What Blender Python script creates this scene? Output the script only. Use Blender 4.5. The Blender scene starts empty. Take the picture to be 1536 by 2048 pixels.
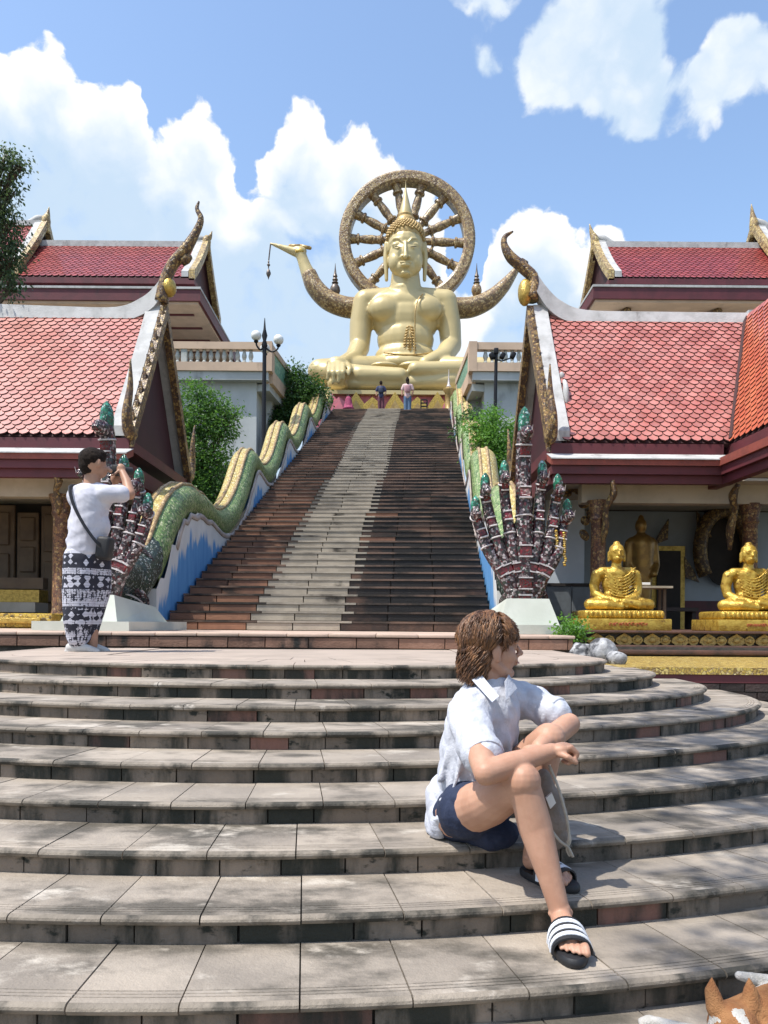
import bpy, bmesh, math, random
from mathutils import Vector, Matrix, noise

R = math.radians
rnd = random.Random(7)
scene = bpy.context.scene
col = scene.collection

# ------------------------------------------------------------------ camera
F, YH, CZ, ROLL = 1540.0, 1245.0, 0.2745, 0.008     # focal length and horizon row of the 1536x2048 picture, eye height over the landing
cam_d = bpy.data.cameras.new('camera')
cam = bpy.data.objects.new('camera', cam_d)
col.objects.link(cam)
cam_d.sensor_fit = 'VERTICAL'
cam_d.sensor_height = 36.0
cam_d.lens = 36.0 * F / 2048.0
cam_d.shift_y = (YH - 1024.0) / 2048.0
cam_d.clip_start = 0.05
cam_d.clip_end = 6000
cam.matrix_world = Matrix.Translation((0, 0, CZ)) @ Matrix.Rotation(R(90), 4, 'X') @ Matrix.Rotation(ROLL, 4, 'Z')
scene.camera = cam

# ------------------------------------------------------------------ sun and exposure
SKYK = 0.15              # strength of the sky texture
SUN_DIR = Vector((-0.40, -0.22, 0.89)).normalized()      # from the ground towards the sun
sun_d = bpy.data.lights.new('sun', 'SUN')
sun_d.energy = 3.5
sun_d.angle = R(0.6)
sun_d.color = (1.0, 0.955, 0.88)
sun = bpy.data.objects.new('sun', sun_d)
col.objects.link(sun)
sun.rotation_euler = SUN_DIR.to_track_quat('Z', 'Y').to_euler()
sun.location = (0, 0, 60)
scene.view_settings.view_transform = 'Standard'
scene.view_settings.look = 'None'
scene.view_settings.exposure = 0.75
scene.view_settings.gamma = 1.0
scene.view_settings.use_curve_mapping = False
scene.render.engine = 'CYCLES'
scene.cycles.max_bounces = 6
scene.cycles.diffuse_bounces = 3
scene.cycles.glossy_bounces = 3
scene.cycles.transmission_bounces = 4
scene.cycles.use_denoising = True


def P(x, y, Y):
    """photo pixel (1536x2048) at distance Y -> point in the place"""
    a, b = (x - 768.0) / F, (YH - y) / F
    c, s = math.cos(ROLL), math.sin(ROLL)
    return Vector(((a * c - b * s) * Y, Y, CZ + (b * c + a * s) * Y))


# ------------------------------------------------------------------ sky
def make_world():
    w = bpy.data.worlds.new('World')
    scene.world = w
    w.use_nodes = True
    w.cycles.sampling_method = 'MANUAL'
    w.cycles.sample_map_resolution = 512
    nt = w.node_tree
    nt.nodes.clear()
    N, L = nt.nodes.new, nt.links.new

    def math_(op, a, b=None, c=None):
        n = N('ShaderNodeMath')
        n.operation = op
        for i, q in enumerate((a, b, c)):
            if q is None:
                continue
            if isinstance(q, (int, float)):
                n.inputs[i].default_value = q
            else:
                L(q, n.inputs[i])
        return n.outputs[0]
    out = N('ShaderNodeOutputWorld')
    bg = N('ShaderNodeBackground')
    L(bg.outputs[0], out.inputs[0])
    sky = N('ShaderNodeTexSky')
    sky.sky_type = 'NISHITA'
    sky.sun_disc = False
    sky.sun_elevation = math.asin(SUN_DIR.z)
    sky.sun_rotation = math.atan2(SUN_DIR.x, SUN_DIR.y)
    sky.altitude = 0
    sky.air_density = 1.2
    sky.dust_density = 1.2
    sky.ozone_density = 2.2
    tc = N('ShaderNodeTexCoord')
    sep = N('ShaderNodeSeparateXYZ')
    L(tc.outputs['Generated'], sep.inputs[0])
    comb = N('ShaderNodeCombineXYZ')
    L(sep.outputs[0], comb.inputs[0])
    L(math_('ABSOLUTE', sep.outputs[1]), comb.inputs[1])
    L(sep.outputs[2], comb.inputs[2])
    d = comb.outputs[0]
    # domain warp so that the heaps get a ragged outline
    nz = N('ShaderNodeTexNoise')
    nz.inputs['Scale'].default_value = 9.0
    nz.inputs['Detail'].default_value = 5
    nz.inputs['Roughness'].default_value = 0.55
    L(d, nz.inputs['Vector'])
    sub = N('ShaderNodeVectorMath')
    sub.operation = 'SUBTRACT'
    L(nz.outputs['Color'], sub.inputs[0])
    sub.inputs[1].default_value = (.5, .5, .5)
    sc_ = N('ShaderNodeVectorMath')
    sc_.operation = 'SCALE'
    L(sub.outputs[0], sc_.inputs[0])
    sc_.inputs['Scale'].default_value = 0.075
    add = N('ShaderNodeVectorMath')
    add.operation = 'ADD'
    L(d, add.inputs[0])
    L(sc_.outputs[0], add.inputs[1])
    wd = add.outputs[0]
    sw = N('ShaderNodeSeparateXYZ')
    L(wd, sw.inputs[0])
    ay = math_('MAXIMUM', sw.outputs[1], .08)
    ca, cb = math_('DIVIDE', sw.outputs[0], ay), math_('DIVIDE', sw.outputs[2], ay)
    # crown line of the long cloud bank, azimuth -> height
    fc = N('ShaderNodeFloatCurve')
    crown = [(-560, 420), (-400, 250), (-250, 200), (-120, 150), (-20, 105), (40, 118), (95, 92), (135, 125), (180, 190), (230, 182), (275, 215), (300, 285), (335, 262), (372, 228), (415, 248), (455, 300), (492, 330), (525, 275), (560, 212), (603, 196), (640, 222), (672, 262), (715, 250), (755, 285), (800, 315), (838, 362), (870, 470),
             (905, 590), (945, 600), (972, 500), (1000, 448), (1045, 408), (1090, 402), (1122, 420), (1140, 468), (1180, 468), (1220, 452), (1258, 490), (1300, 590), (1370, 690), (1500, 640), (1640, 500), (1760, 430), (1900, 520), (2040, 600)]
    cu = fc.mapping.curves[0]
    X0, XW, YW_ = -600.0, 2700.0, 1300.0
    pts = [((x - X0) / XW, 1 - y / YW_) for x, y in crown]
    cu.points[0].location = (0, pts[0][1])
    cu.points[1].location = (1, pts[-1][1])
    for q in pts:
        cu.points.new(*q)
    fc.mapping.update()
    L(math_('MULTIPLY_ADD', ca, F / XW, (768 - X0) / XW), fc.inputs['Value'])
    hgt = math_('MULTIPLY_ADD', cb, F / YW_, 1 - YH / YW_)
    deep = math_('MULTIPLY', math_('SUBTRACT', fc.outputs['Value'], hgt), YW_ / 62.0)     # how far below the crown
    bank = N('ShaderNodeMapRange')
    L(deep, bank.inputs['Value'])
    bank.inputs['From Min'].default_value = -1.0
    bank.inputs['From Max'].default_value = 1.0
    bank.inputs['To Max'].default_value = 1.0
    tot = math_('MULTIPLY', bank.outputs[0], 1.0)
    lit = N('ShaderNodeMapRange')
    L(deep, lit.inputs['Value'])
    lit.inputs['From Min'].default_value = 0.5
    lit.inputs['From Max'].default_value = 3.4
    lit.inputs['To Min'].default_value = 1.0
    lit.inputs['To Max'].default_value = 0.06
    tb = math_('MULTIPLY', tot, lit.outputs[0])
    # loose cloud high on the right, and gaps of blue: pixel, radius, density, how sunlit
    blobs = [(1110, 85, 75, .7, .45), (1150, 140, 95, .7, .5), (1085, 175, 62, .7, .6), (1215, 110, 105, .7, .25), (1245, 195, 95, .7, .3), (1300, 80, 90, .6, .25), (1292, 245, 75, .65, .4), (1335, 180, 70, .6, .35), (1450, 100, 72, .65, .45), (1480, 160, 85, .7, .45), (1425, 195, 55, .6, .5), (1530, 110, 70, .6, .4),
             (1395, 265, 45, .55, .5), (1370, 95, 55, -.6, .5), (940, 12, 62, .7, .5), (1010, 4, 55, .65, .5), (962, 122, 44, .68, .4), (1004, 142, 42, .62, .4), (1200, 10, 110, .6, .5), (494, 372, 46, -.42, .5), (520, 410, 46, -.40, .5), (612, 500, 60, -.5, .5), (470, 470, 50, .3, 2.6), (400, 430, 50, .3, 2.2), (640, 420, 60, .2, 1.6), (560, 450, 45, .3, 2.0)]
    for (x, y, r, wt, br) in blobs:
        c = (P(x, y, 1.0) - Vector((0, 0, CZ))).normalized()
        dn = N('ShaderNodeVectorMath')
        dn.operation = 'DISTANCE'
        L(wd, dn.inputs[0])
        dn.inputs[1].default_value = c
        q = N('ShaderNodeMapRange')
        q.interpolation_type = 'SMOOTHSTEP'
        L(dn.outputs['Value'], q.inputs['Value'])
        q.inputs['From Min'].default_value = r / F * 1.15
        q.inputs['From Max'].default_value = 0
        q.inputs['To Min'].default_value = 0
        q.inputs['To Max'].default_value = wt
        q = q.outputs[0]
        tot = math_('ADD', q, tot)
        if wt > 0:
            tb = math_('MULTIPLY_ADD', q, br, tb)
    bright = math_('DIVIDE', tb, math_('MAXIMUM', tot, .05))
    bright = math_('MINIMUM', bright, 1.0)
    # billows: rounded cells at two sizes plus fine noise
    bil = None
    for sc, wgt in ((26.0, .55), (62.0, .32)):
        v = N('ShaderNodeTexVoronoi')
        v.feature = 'SMOOTH_F1'
        v.inputs['Scale'].default_value = sc
        v.inputs['Smoothness'].default_value = .5
        L(wd, v.inputs['Vector'])
        q = math_('MULTIPLY', math_('SUBTRACT', .42, v.outputs['Distance']), wgt)
        bil = q if bil is None else math_('ADD', bil, q)
    n2 = N('ShaderNodeTexNoise')
    n2.inputs['Scale'].default_value = 22.0
    n2.inputs['Detail'].default_value = 8
    n2.inputs['Roughness'].default_value = 0.62
    L(wd, n2.inputs['Vector'])
    bil = math_('MULTIPLY_ADD', math_('SUBTRACT', n2.outputs['Fac'], 0.5), 1.15, bil)
    den = math_('MULTIPLY_ADD', bil, .75, tot)
    lo_ = 0.40
    hi_ = math_('MULTIPLY_ADD', bright, -.42, .98)
    mr = N('ShaderNodeMapRange')
    mr.interpolation_type = 'SMOOTHSTEP'
    L(den, mr.inputs['Value'])
    mr.inputs['From Min'].default_value = lo_
    L(hi_, mr.inputs['From Max'])
    mr2 = N('ShaderNodeMapRange')
    mr2.interpolation_type = 'SMOOTHSTEP'
    L(math_('MULTIPLY_ADD', bil, .55, bright), mr2.inputs['Value'])
    mr2.inputs['From Min'].default_value = 0.06
    mr2.inputs['From Max'].default_value = 0.98
    cc = N('ShaderNodeMix')
    cc.data_type = 'RGBA'
    L(mr2.outputs[0], cc.inputs['Factor'])
    cc.inputs['A'].default_value = (0.375, 0.47, 0.575, 1)
    cc.inputs['B'].default_value = (0.66, 0.665, 0.67, 1)
    sk = N('ShaderNodeMix')
    sk.data_type = 'RGBA'
    sk.blend_type = 'MULTIPLY'
    sk.inputs['Factor'].default_value = 1
    L(sky.outputs[0], sk.inputs['A'])
    sk.inputs['B'].default_value = (SKYK, SKYK, SKYK, 1)
    fin = N('ShaderNodeMix')
    fin.data_type = 'RGBA'
    L(math_('MULTIPLY', mr.outputs[0], 0.96), fin.inputs['Factor'])
    L(sk.outputs['Result'], fin.inputs['A'])
    L(cc.outputs['Result'], fin.inputs['B'])
    L(fin.outputs['Result'], bg.inputs['Color'])
    bg.inputs['Strength'].default_value = 1.0


make_world()


# ------------------------------------------------------------------ materials
def M(name, base, var=None, scale=4.0, rough=0.6, metal=0.0, bump=0.0, bscale=60.0, rv=0.0, stain=None, stretch=(1, 1, 1), spec=0.5,
      coat=0.0, trans=0.0, uv=False, lo=0.38, hi=0.64, detail=5, objc=False, sheen=0.0, sss=0.0, stain2=None):
    m = bpy.data.materials.new(name)
    m.use_nodes = True
    nt = m.node_tree
    N, L = nt.nodes.new, nt.links.new
    b = nt.nodes['Principled BSDF']
    b.inputs['Roughness'].default_value = rough
    b.inputs['Metallic'].default_value = metal
    b.inputs['Specular IOR Level'].default_value = spec
    b.inputs['Coat Weight'].default_value = coat
    b.inputs['Sheen Weight'].default_value = sheen
    if sss:
        b.inputs['Subsurface Weight'].default_value = sss
        b.inputs['Subsurface Radius'].default_value = (0.012, 0.005, 0.003)
        b.inputs['Subsurface Scale'].default_value = 1.0
    c4 = lambda c: (c[0], c[1], c[2], 1)
    if uv:
        vec = N('ShaderNodeUVMap').outputs[0]
    elif objc:
        vec = N('ShaderNodeTexCoord').outputs['Object']
    else:
        vec = N('ShaderNodeNewGeometry').outputs['Position']

    def nse(s, det, st=(1, 1, 1), off=0):
        mp = N('ShaderNodeMapping')
        mp.inputs['Scale'].default_value = st
        mp.inputs['Location'].default_value = (off, off * .7, off * .3)
        L(vec, mp.inputs[0])
        n = N('ShaderNodeTexNoise')
        n.inputs['Scale'].default_value = s
        n.inputs['Detail'].default_value = det
        n.inputs['Roughness'].default_value = 0.6
        L(mp.outputs[0], n.inputs['Vector'])
        return n.outputs['Fac']

    def mixc(fac, a, bb, mode='MIX'):
        n = N('ShaderNodeMix')
        n.data_type = 'RGBA'
        n.blend_type = mode
        for s, q in (('Factor', fac), ('A', a), ('B', bb)):
            if isinstance(q, (tuple, float, int)):
                n.inputs[s].default_value = q if not isinstance(q, tuple) else c4(q)
            else:
                L(q, n.inputs[s])
        return n.outputs['Result']

    def rng(v, l, h):
        n = N('ShaderNodeMapRange')
        n.interpolation_type = 'SMOOTHSTEP'
        L(v, n.inputs[0])
        n.inputs[1].default_value = l
        n.inputs[2].default_value = h
        return n.outputs[0]
    c = base
    if var is not None:
        c = mixc(rng(nse(scale, detail, stretch), lo, hi), base, var)
    if rv:
        oi = N('ShaderNodeObjectInfo').outputs['Random']
        gi = N('ShaderNodeNewGeometry').outputs['Random Per Island']
        ad = N('ShaderNodeMath')
        ad.operation = 'ADD'
        L(oi, ad.inputs[0])
        L(gi, ad.inputs[1])
        fr = N('ShaderNodeMath')
        fr.operation = 'FRACT'
        L(ad.outputs[0], fr.inputs[0])
        mrr = N('ShaderNodeMapRange')
        L(fr.outputs[0], mrr.inputs[0])
        mrr.inputs[3].default_value = 1 - rv
        mrr.inputs[4].default_value = 1 + rv
        hs = N('ShaderNodeHueSaturation')
        L(mrr.outputs[0], hs.inputs['Value'])
        if isinstance(c, tuple):
            hs.inputs['Color'].default_value = c4(c)
        else:
            L(c, hs.inputs['Color'])
        c = hs.outputs[0]
    for k, st in enumerate((stain, stain2)):
        if st:
            scol, ss, sstr, sl, sh = st
            c = mixc(rng(nse(ss, 7, sstr, 3.3 + 5 * k), sl, sh), c, scol)
    if isinstance(c, tuple):
        b.inputs['Base Color'].default_value = c4(c)
    else:
        L(c, b.inputs['Base Color'])
    if bump:
        bn = N('ShaderNodeBump')
        bn.inputs['Strength'].default_value = bump
        bn.inputs['Distance'].default_value = 0.02
        L(nse(bscale, 6, stretch), bn.inputs['Height'])
        L(bn.outputs[0], b.inputs['Normal'])
    return m


def nodes(m):
    nt = m.node_tree
    return nt, nt.nodes.new, nt.links.new, nt.nodes['Principled BSDF']


def mosaic(name, colors, scale, rough=0.25, uv=False, bump=0.5, metal=0.0, stretch=(1, 1, 1), grout=(.05, .045, .04)):
    """cells of coloured glass or glaze, each cell one colour"""
    m = bpy.data.materials.new(name)
    m.use_nodes = True
    nt, N, L, b = nodes(m)
    b.inputs['Roughness'].default_value = rough
    b.inputs['Metallic'].default_value = metal
    vec = N('ShaderNodeUVMap').outputs[0] if uv else N('ShaderNodeNewGeometry').outputs['Position']
    mp = N('ShaderNodeMapping')
    mp.inputs['Scale'].default_value = stretch
    L(vec, mp.inputs[0])
    v = N('ShaderNodeTexVoronoi')
    v.inputs['Scale'].default_value = scale
    L(mp.outputs[0], v.inputs['Vector'])
    sp = N('ShaderNodeSeparateColor')
    L(v.outputs['Color'], sp.inputs[0])
    cr = N('ShaderNodeValToRGB')
    cr.color_ramp.interpolation = 'CONSTANT'
    els = cr.color_ramp.elements
    tot = sum(w for _, w in colors)
    acc = 0.0
    for i, (c, w) in enumerate(colors):
        e = els[i] if i < 2 else els.new(acc / tot)
        e.position = acc / tot
        e.color = (*c, 1)
        acc += w
    L(sp.outputs[0], cr.inputs[0])
    ve = N('ShaderNodeTexVoronoi')
    ve.feature = 'DISTANCE_TO_EDGE'
    ve.inputs['Scale'].default_value = scale
    L(mp.outputs[0], ve.inputs['Vector'])
    mr = N('ShaderNodeMapRange')
    L(ve.outputs['Distance'], mr.inputs[0])
    mr.inputs[1].default_value = 0.02
    mr.inputs[2].default_value = 0.09
    mx = N('ShaderNodeMix')
    mx.data_type = 'RGBA'
    L(mr.outputs[0], mx.inputs['Factor'])
    mx.inputs['A'].default_value = (*grout, 1)
    L(cr.outputs[0], mx.inputs['B'])
    L(mx.outputs['Result'], b.inputs['Base Color'])
    bn = N('ShaderNodeBump')
    bn.inputs['Strength'].default_value = bump
    bn.inputs['Distance'].default_value = 0.01
    L(mr.outputs[0], bn.inputs['Height'])
    L(bn.outputs[0], b.inputs['Normal'])
    return m


# ------------------------------------------------------------------ mesh building
class MB:
    def __init__(s):
        s.v, s.f, s.uv = [], [], {}

    def add(s, vs, fs, uvs=None):
        o = len(s.v)
        s.v.extend(tuple(p) for p in vs)
        for k, f in enumerate(fs):
            if uvs:
                s.uv[len(s.f)] = uvs[k]
            s.f.append(tuple(i + o for i in f))
        return s

    def box(s, c, d, rot=None):
        c = Vector(c)
        h = [q / 2 for q in d]
        vs = []
        for z in (-1, 1):
            for y in (-1, 1):
                for x in (-1, 1):
                    p = Vector((x * h[0], y * h[1], z * h[2]))
                    if rot is not None:
                        p = rot @ p
                    vs.append(c + p)
        return s.add(vs, [(0, 2, 3, 1), (4, 5, 7, 6), (0, 1, 5, 4), (2, 6, 7, 3), (0, 4, 6, 2), (1, 3, 7, 5)])

    def b2(s, x0, x1, y0, y1, z0, z1):
        return s.box(((x0 + x1) / 2, (y0 + y1) / 2, (z0 + z1) / 2), (abs(x1 - x0), abs(y1 - y0), abs(z1 - z0)))

    def cbox(s, c, d, bev=0.01, rot=None, seg=2):
        bm = bmesh.new()
        bmesh.ops.create_cube(bm, size=1.0)
        for v in bm.verts:
            v.co = Vector((v.co.x * d[0], v.co.y * d[1], v.co.z * d[2]))
        bmesh.ops.bevel(bm, geom=bm.edges[:], offset=bev, segments=seg, affect='EDGES', profile=0.5)
        bm.verts.ensure_lookup_table()
        vs = [(rot @ v.co if rot is not None else v.co.copy()) + Vector(c) for v in bm.verts]
        fs = [[v.index for v in f.verts] for f in bm.faces]
        bm.free()
        return s.add(vs, fs)

    def hexa(s, lo4, hi4):
        """block between two quads given in the same winding"""
        n = len(lo4)
        fs = [tuple(range(n))[::-1], tuple(range(n, 2 * n))]
        for i in range(n):
            j = (i + 1) % n
            fs.append((i, j, n + j, n + i))
        return s.add(list(lo4) + list(hi4), fs)

    def prism(s, poly, off):
        off = Vector(off)
        return s.hexa([Vector(p) for p in poly], [Vector(p) + off for p in poly])

    def tube(s, pts, rad, seg=10, cap=True, flat=1.0, up=None, closed=False):
        pts = [Vector(p) for p in pts]
        n = len(pts)
        if isinstance(rad, (int, float)):
            rad = [rad] * n
        ts = []
        for i in range(n):
            a = pts[(i - 1) % n] if (i > 0 or closed) else pts[0]
            b = pts[(i + 1) % n] if (i < n - 1 or closed) else pts[-1]
            t = (b - a)
            ts.append(t.normalized() if t.length > 1e-9 else Vector((0, 0, 1)))
        u = Vector(up) if up else (Vector((0, 0, 1)) if abs(ts[0].z) < .9 else Vector((0, 1, 0)))
        vs = []
        us = []
        acc = 0
        for i in range(n):
            t = ts[i]
            if up:
                u = Vector(up)
            u = (u - t * u.dot(t))
            if u.length < 1e-6:
                u = t.orthogonal()
            u.normalize()
            w = t.cross(u)
            if i:
                acc += (pts[i] - pts[i - 1]).length
            for k in range(seg):
                a = 2 * math.pi * k / seg
                vs.append(pts[i] + (u * math.cos(a) + w * (math.sin(a) * flat)) * rad[i])
            us.append(acc)
        fs, uv = [], []
        m = n if closed else n - 1
        for i in range(m):
            j = (i + 1) % n
            for k in range(seg):
                l = (k + 1) % seg
                fs.append((i * seg + k, i * seg + l, j * seg + l, j * seg + k))
                a, b = k / seg, (k + 1) / seg
                v0, v1 = us[i], (us[j] if j > i else us[i] + .1)
                uv.append(((a, v0), (b, v0), (b, v1), (a, v1)))
        if cap and not closed:
            fs.append(tuple(range(seg))[::-1])
            uv.append(tuple((k / seg, 0) for k in range(seg)))
            fs.append(tuple((n - 1) * seg + k for k in range(seg)))
            uv.append(tuple((k / seg, us[-1]) for k in range(seg)))
        return s.add(vs, fs, uv)

    def lathe(s, prof, c=(0, 0, 0), seg=16, mat=None, sx=1.0, sy=1.0):
        c = Vector(c)
        vs = []
        n = len(prof)
        for (r, z) in prof:
            for k in range(seg):
                a = 2 * math.pi * k / seg
                p = Vector((r * math.cos(a) * sx, r * math.sin(a) * sy, z))
                vs.append(c + (mat @ p if mat is not None else p))
        fs = []
        for i in range(n - 1):
            for k in range(seg):
                l = (k + 1) % seg
                fs.append((i * seg + k, i * seg + l, (i + 1) * seg + l, (i + 1) * seg + k))
        fs.append(tuple(range(seg))[::-1])
        fs.append(tuple((n - 1) * seg + k for k in range(seg)))
        return s.add(vs, fs)

    def ell(s, c, r, rot=None, seg=14, rings=9):
        if isinstance(r, (int, float)):
            r = (r, r, r)
        c = Vector(c)
        vs = []
        for i in range(rings + 1):
            ph = math.pi * min(max(i / rings, 0.004), .996)
            for k in range(seg):
                a = 2 * math.pi * k / seg
                p = Vector((r[0] * math.sin(ph) * math.cos(a), r[1] * math.sin(ph) * math.sin(a), -r[2] * math.cos(ph)))
                vs.append(c + (rot @ p if rot is not None else p))
        fs = []
        for i in range(rings):
            for k in range(seg):
                l = (k + 1) % seg
                fs.append((i * seg + k, i * seg + l, (i + 1) * seg + l, (i + 1) * seg + k))
        fs.append(tuple(range(seg))[::-1])
        fs.append(tuple(rings * seg + k for k in range(seg)))
        return s.add(vs, fs)

    def cap(s, a, b, ra, rb, seg=12):
        """rounded tapered limb"""
        a, b = Vector(a), Vector(b)
        s.tube([a, b], [ra, rb], seg)
        s.ell(a, ra, seg=seg)
        s.ell(b, rb, seg=seg)
        return s

    def limb(s, pts, rad, seg=20):
        for i in range(len(pts) - 1):
            s.cap(pts[i], pts[i + 1], rad[i], rad[i + 1], seg)
        return s

    def mesh(s, name='m'):
        me = bpy.data.meshes.new(name)
        me.from_pydata(s.v, [], s.f)
        if s.uv:
            ul = me.uv_layers.new(name='UVMap')
            d = [0.0] * (2 * len(me.loops))
            for p in me.polygons:
                q = s.uv.get(p.index)
                if q:
                    for k, li in enumerate(p.loop_indices):
                        d[2 * li], d[2 * li + 1] = q[k]
            ul.data.foreach_set('uv', d)
        me.update()
        return me

    def build(s, name, mat, parent=None, smooth=0, loc=None):
        return link(name, s.mesh(name), mat, parent, smooth)


def link(name, me, mat, parent=None, smooth=0):
    me.materials.clear()
    for q in (mat if isinstance(mat, (list, tuple)) else [mat]):
        me.materials.append(q)
    if smooth:
        me.polygons.foreach_set('use_smooth', [True] * len(me.polygons))
        if smooth < 180:
            me.set_sharp_from_angle(angle=R(smooth))
    o = bpy.data.objects.new(name, me)
    col.objects.link(o)
    if parent is not None:
        adopt(o, parent)
    return o


def adopt(o, parent):
    o.parent = parent
    if parent.type == 'EMPTY':
        o.matrix_parent_inverse = (Matrix.Translation(parent.location) @ parent.rotation_euler.to_matrix().to_4x4()).inverted()


def thing(name, label, cat, loc=(0, 0, 0), group=None, kind=None):
    o = bpy.data.objects.new(name, None)
    col.objects.link(o)
    o.location = loc
    o.empty_display_size = 0.1
    return tag(o, label, cat, group, kind)


def tag(o, label=None, cat=None, group=None, kind=None):
    if label:
        o['label'] = label
    if cat:
        o['category'] = cat
    if group:
        o['group'] = group
    if kind:
        o['kind'] = kind
    return o


def sculpt(mb, voxel, it=4, fac=0.5, disp=None):
    """fuse overlapping closed shapes into one continuous skin"""
    me = mb.mesh('tmp')
    o = bpy.data.objects.new('tmp', me)
    col.objects.link(o)
    r = o.modifiers.new('r', 'REMESH')
    r.mode = 'VOXEL'
    r.voxel_size = voxel
    if it:
        q = o.modifiers.new('s', 'SMOOTH')
        q.factor = fac
        q.iterations = it
    dg = bpy.context.evaluated_depsgraph_get()
    me2 = bpy.data.meshes.new_from_object(o.evaluated_get(dg))
    bpy.data.objects.remove(o)
    bpy.data.meshes.remove(me)
    if disp:
        me2.update()
        nr = [v.normal.copy() for v in me2.vertices]
        for v, q in zip(me2.vertices, nr):
            v.co += q * disp(v.co)
        me2.update()
    return me2


def smooth_path(pts, n):
    """Catmull-Rom through points"""
    pts = [Vector(p) for p in pts]
    q = [pts[0] * 2 - pts[1]] + pts + [pts[-1] * 2 - pts[-2]]
    out = []
    m = len(pts) - 1
    for i in range(n + 1):
        t = i / n * m
        k = min(int(t), m - 1)
        t -= k
        a, b, c, d = q[k], q[k + 1], q[k + 2], q[k + 3]
        out.append(0.5 * ((2 * b) + (c - a) * t + (2 * a - 5 * b + 4 * c - d) * t * t + (3 * b - a - 3 * c + d) * t * t * t))
    return out


def lerp(a, b, t):
    return a + (b - a) * t


def interp(xs, n):
    """list of numbers resampled to n+1 values"""
    m = len(xs) - 1
    out = []
    for i in range(n + 1):
        t = i / n * m
        k = min(int(t), m - 1)
        out.append(lerp(xs[k], xs[k + 1], t - k))
    return out


# ------------------------------------------------------------------ the ground and the round stairs
m_tread = M('sandstone_tread', (.335, .285, .23), (.245, .21, .172), 2.6, .75, bump=.35, bscale=70, rv=.13,
            stain=((.085, .074, .058), 2.1, (1, 1.7, 1), .47, .66), stain2=((.46, .41, .345), 3.8, (1, 1.5, 1), .56, .72))
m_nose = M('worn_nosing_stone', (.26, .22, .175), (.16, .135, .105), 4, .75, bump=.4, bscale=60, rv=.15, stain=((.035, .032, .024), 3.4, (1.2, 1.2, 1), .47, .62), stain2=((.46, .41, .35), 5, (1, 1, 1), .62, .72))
m_tread_far = M('sandstone_pavement', (.40, .325, .265), (.33, .27, .22), 1.6, .75, bump=.2, bscale=60, rv=.06, stain=((.22, .18, .15), 1.1, (1, 1, 1), .6, .78))
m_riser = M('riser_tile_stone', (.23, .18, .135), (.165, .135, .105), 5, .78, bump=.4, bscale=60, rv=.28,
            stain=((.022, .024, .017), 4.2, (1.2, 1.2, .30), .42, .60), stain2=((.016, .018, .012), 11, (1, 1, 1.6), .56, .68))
m_riser_red = M('riser_tile_red', (.20, .095, .068), (.16, .085, .064), 5, .75, bump=.3, bscale=60, rv=.2, stain=((.025, .024, .017), 4, (1.2, 1.2, .3), .44, .62))
m_core = M('mortar_dark', (.055, .05, .042), (.09, .082, .066), 9, .9, bump=.3, bscale=50)
m_ground = M('earth_ground', (.16, .14, .10), (.09, .10, .05), .4, .95, bump=.4, bscale=8)

ECX, ECY, ERX, ERY, ET, EH = -0.77, 6.17, 2.53, 1.30, 0.36, 0.09


def ring(k, tau):
    """point on the edge of step number k+1; tau runs along the front from the far left round to the far right"""
    a, b = ERX + k * ET, ERY + k * ET
    if tau < -math.pi:
        return Vector((ECX - a, ECY + (-math.pi - tau)))
    if tau > 0:
        return Vector((ECX + a, ECY + tau))
    return Vector((ECX + a * math.cos(tau), ECY + b * math.sin(tau)))


def ring_params(k, step, jit, t0, t1):
    """split the edge into pieces of about the same length"""
    n = 400
    ts = [lerp(t0, t1, i / n) for i in range(n + 1)]
    ps = [ring(k, t) for t in ts]
    acc = [0.0]
    for i in range(n):
        acc.append(acc[-1] + (ps[i + 1] - ps[i]).length)
    out, want = [], 0.0
    q = 0
    while want < acc[-1]:
        while acc[q + 1] < want:
            q += 1
        f = (want - acc[q]) / max(acc[q + 1] - acc[q], 1e-9)
        out.append(lerp(ts[q], ts[q + 1], f))
        want += step * (1 + rnd.uniform(-jit, jit))
    out.append(t1)
    return out


ground = tag(MB().add([(-1500, -1500, -1.02), (1500, -1500, -1.02), (1500, 2500, -1.02), (-1500, 2500, -1.02)], [(0, 1, 2, 3)]).build('ground', m_ground), kind='structure')

stairs = thing('curved_staircase', 'broad curved flight of shallow beige stone steps in the foreground', 'stairs', (ECX, ECY, -.9))


def sector(k0, k1, ta, tb, prof, n):
    """solid between two edge positions; prof = [(outward offset in ring units, z)] closed loop"""
    vs = []
    m = len(prof)
    for i in range(n + 1):
        t = lerp(ta, tb, i / n)
        for (kk, z) in prof:
            p = ring(kk, t)
            vs.append((p.x, p.y, z))
    fs = []
    for i in range(n):
        for j in range(m):
            l = (j + 1) % m
            fs.append((i * m + j, i * m + l, (i + 1) * m + l, (i + 1) * m + j))
    fs.append(tuple(range(m)))
    fs.append(tuple(n * m + j for j in range(m))[::-1])
    return vs, fs


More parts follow.
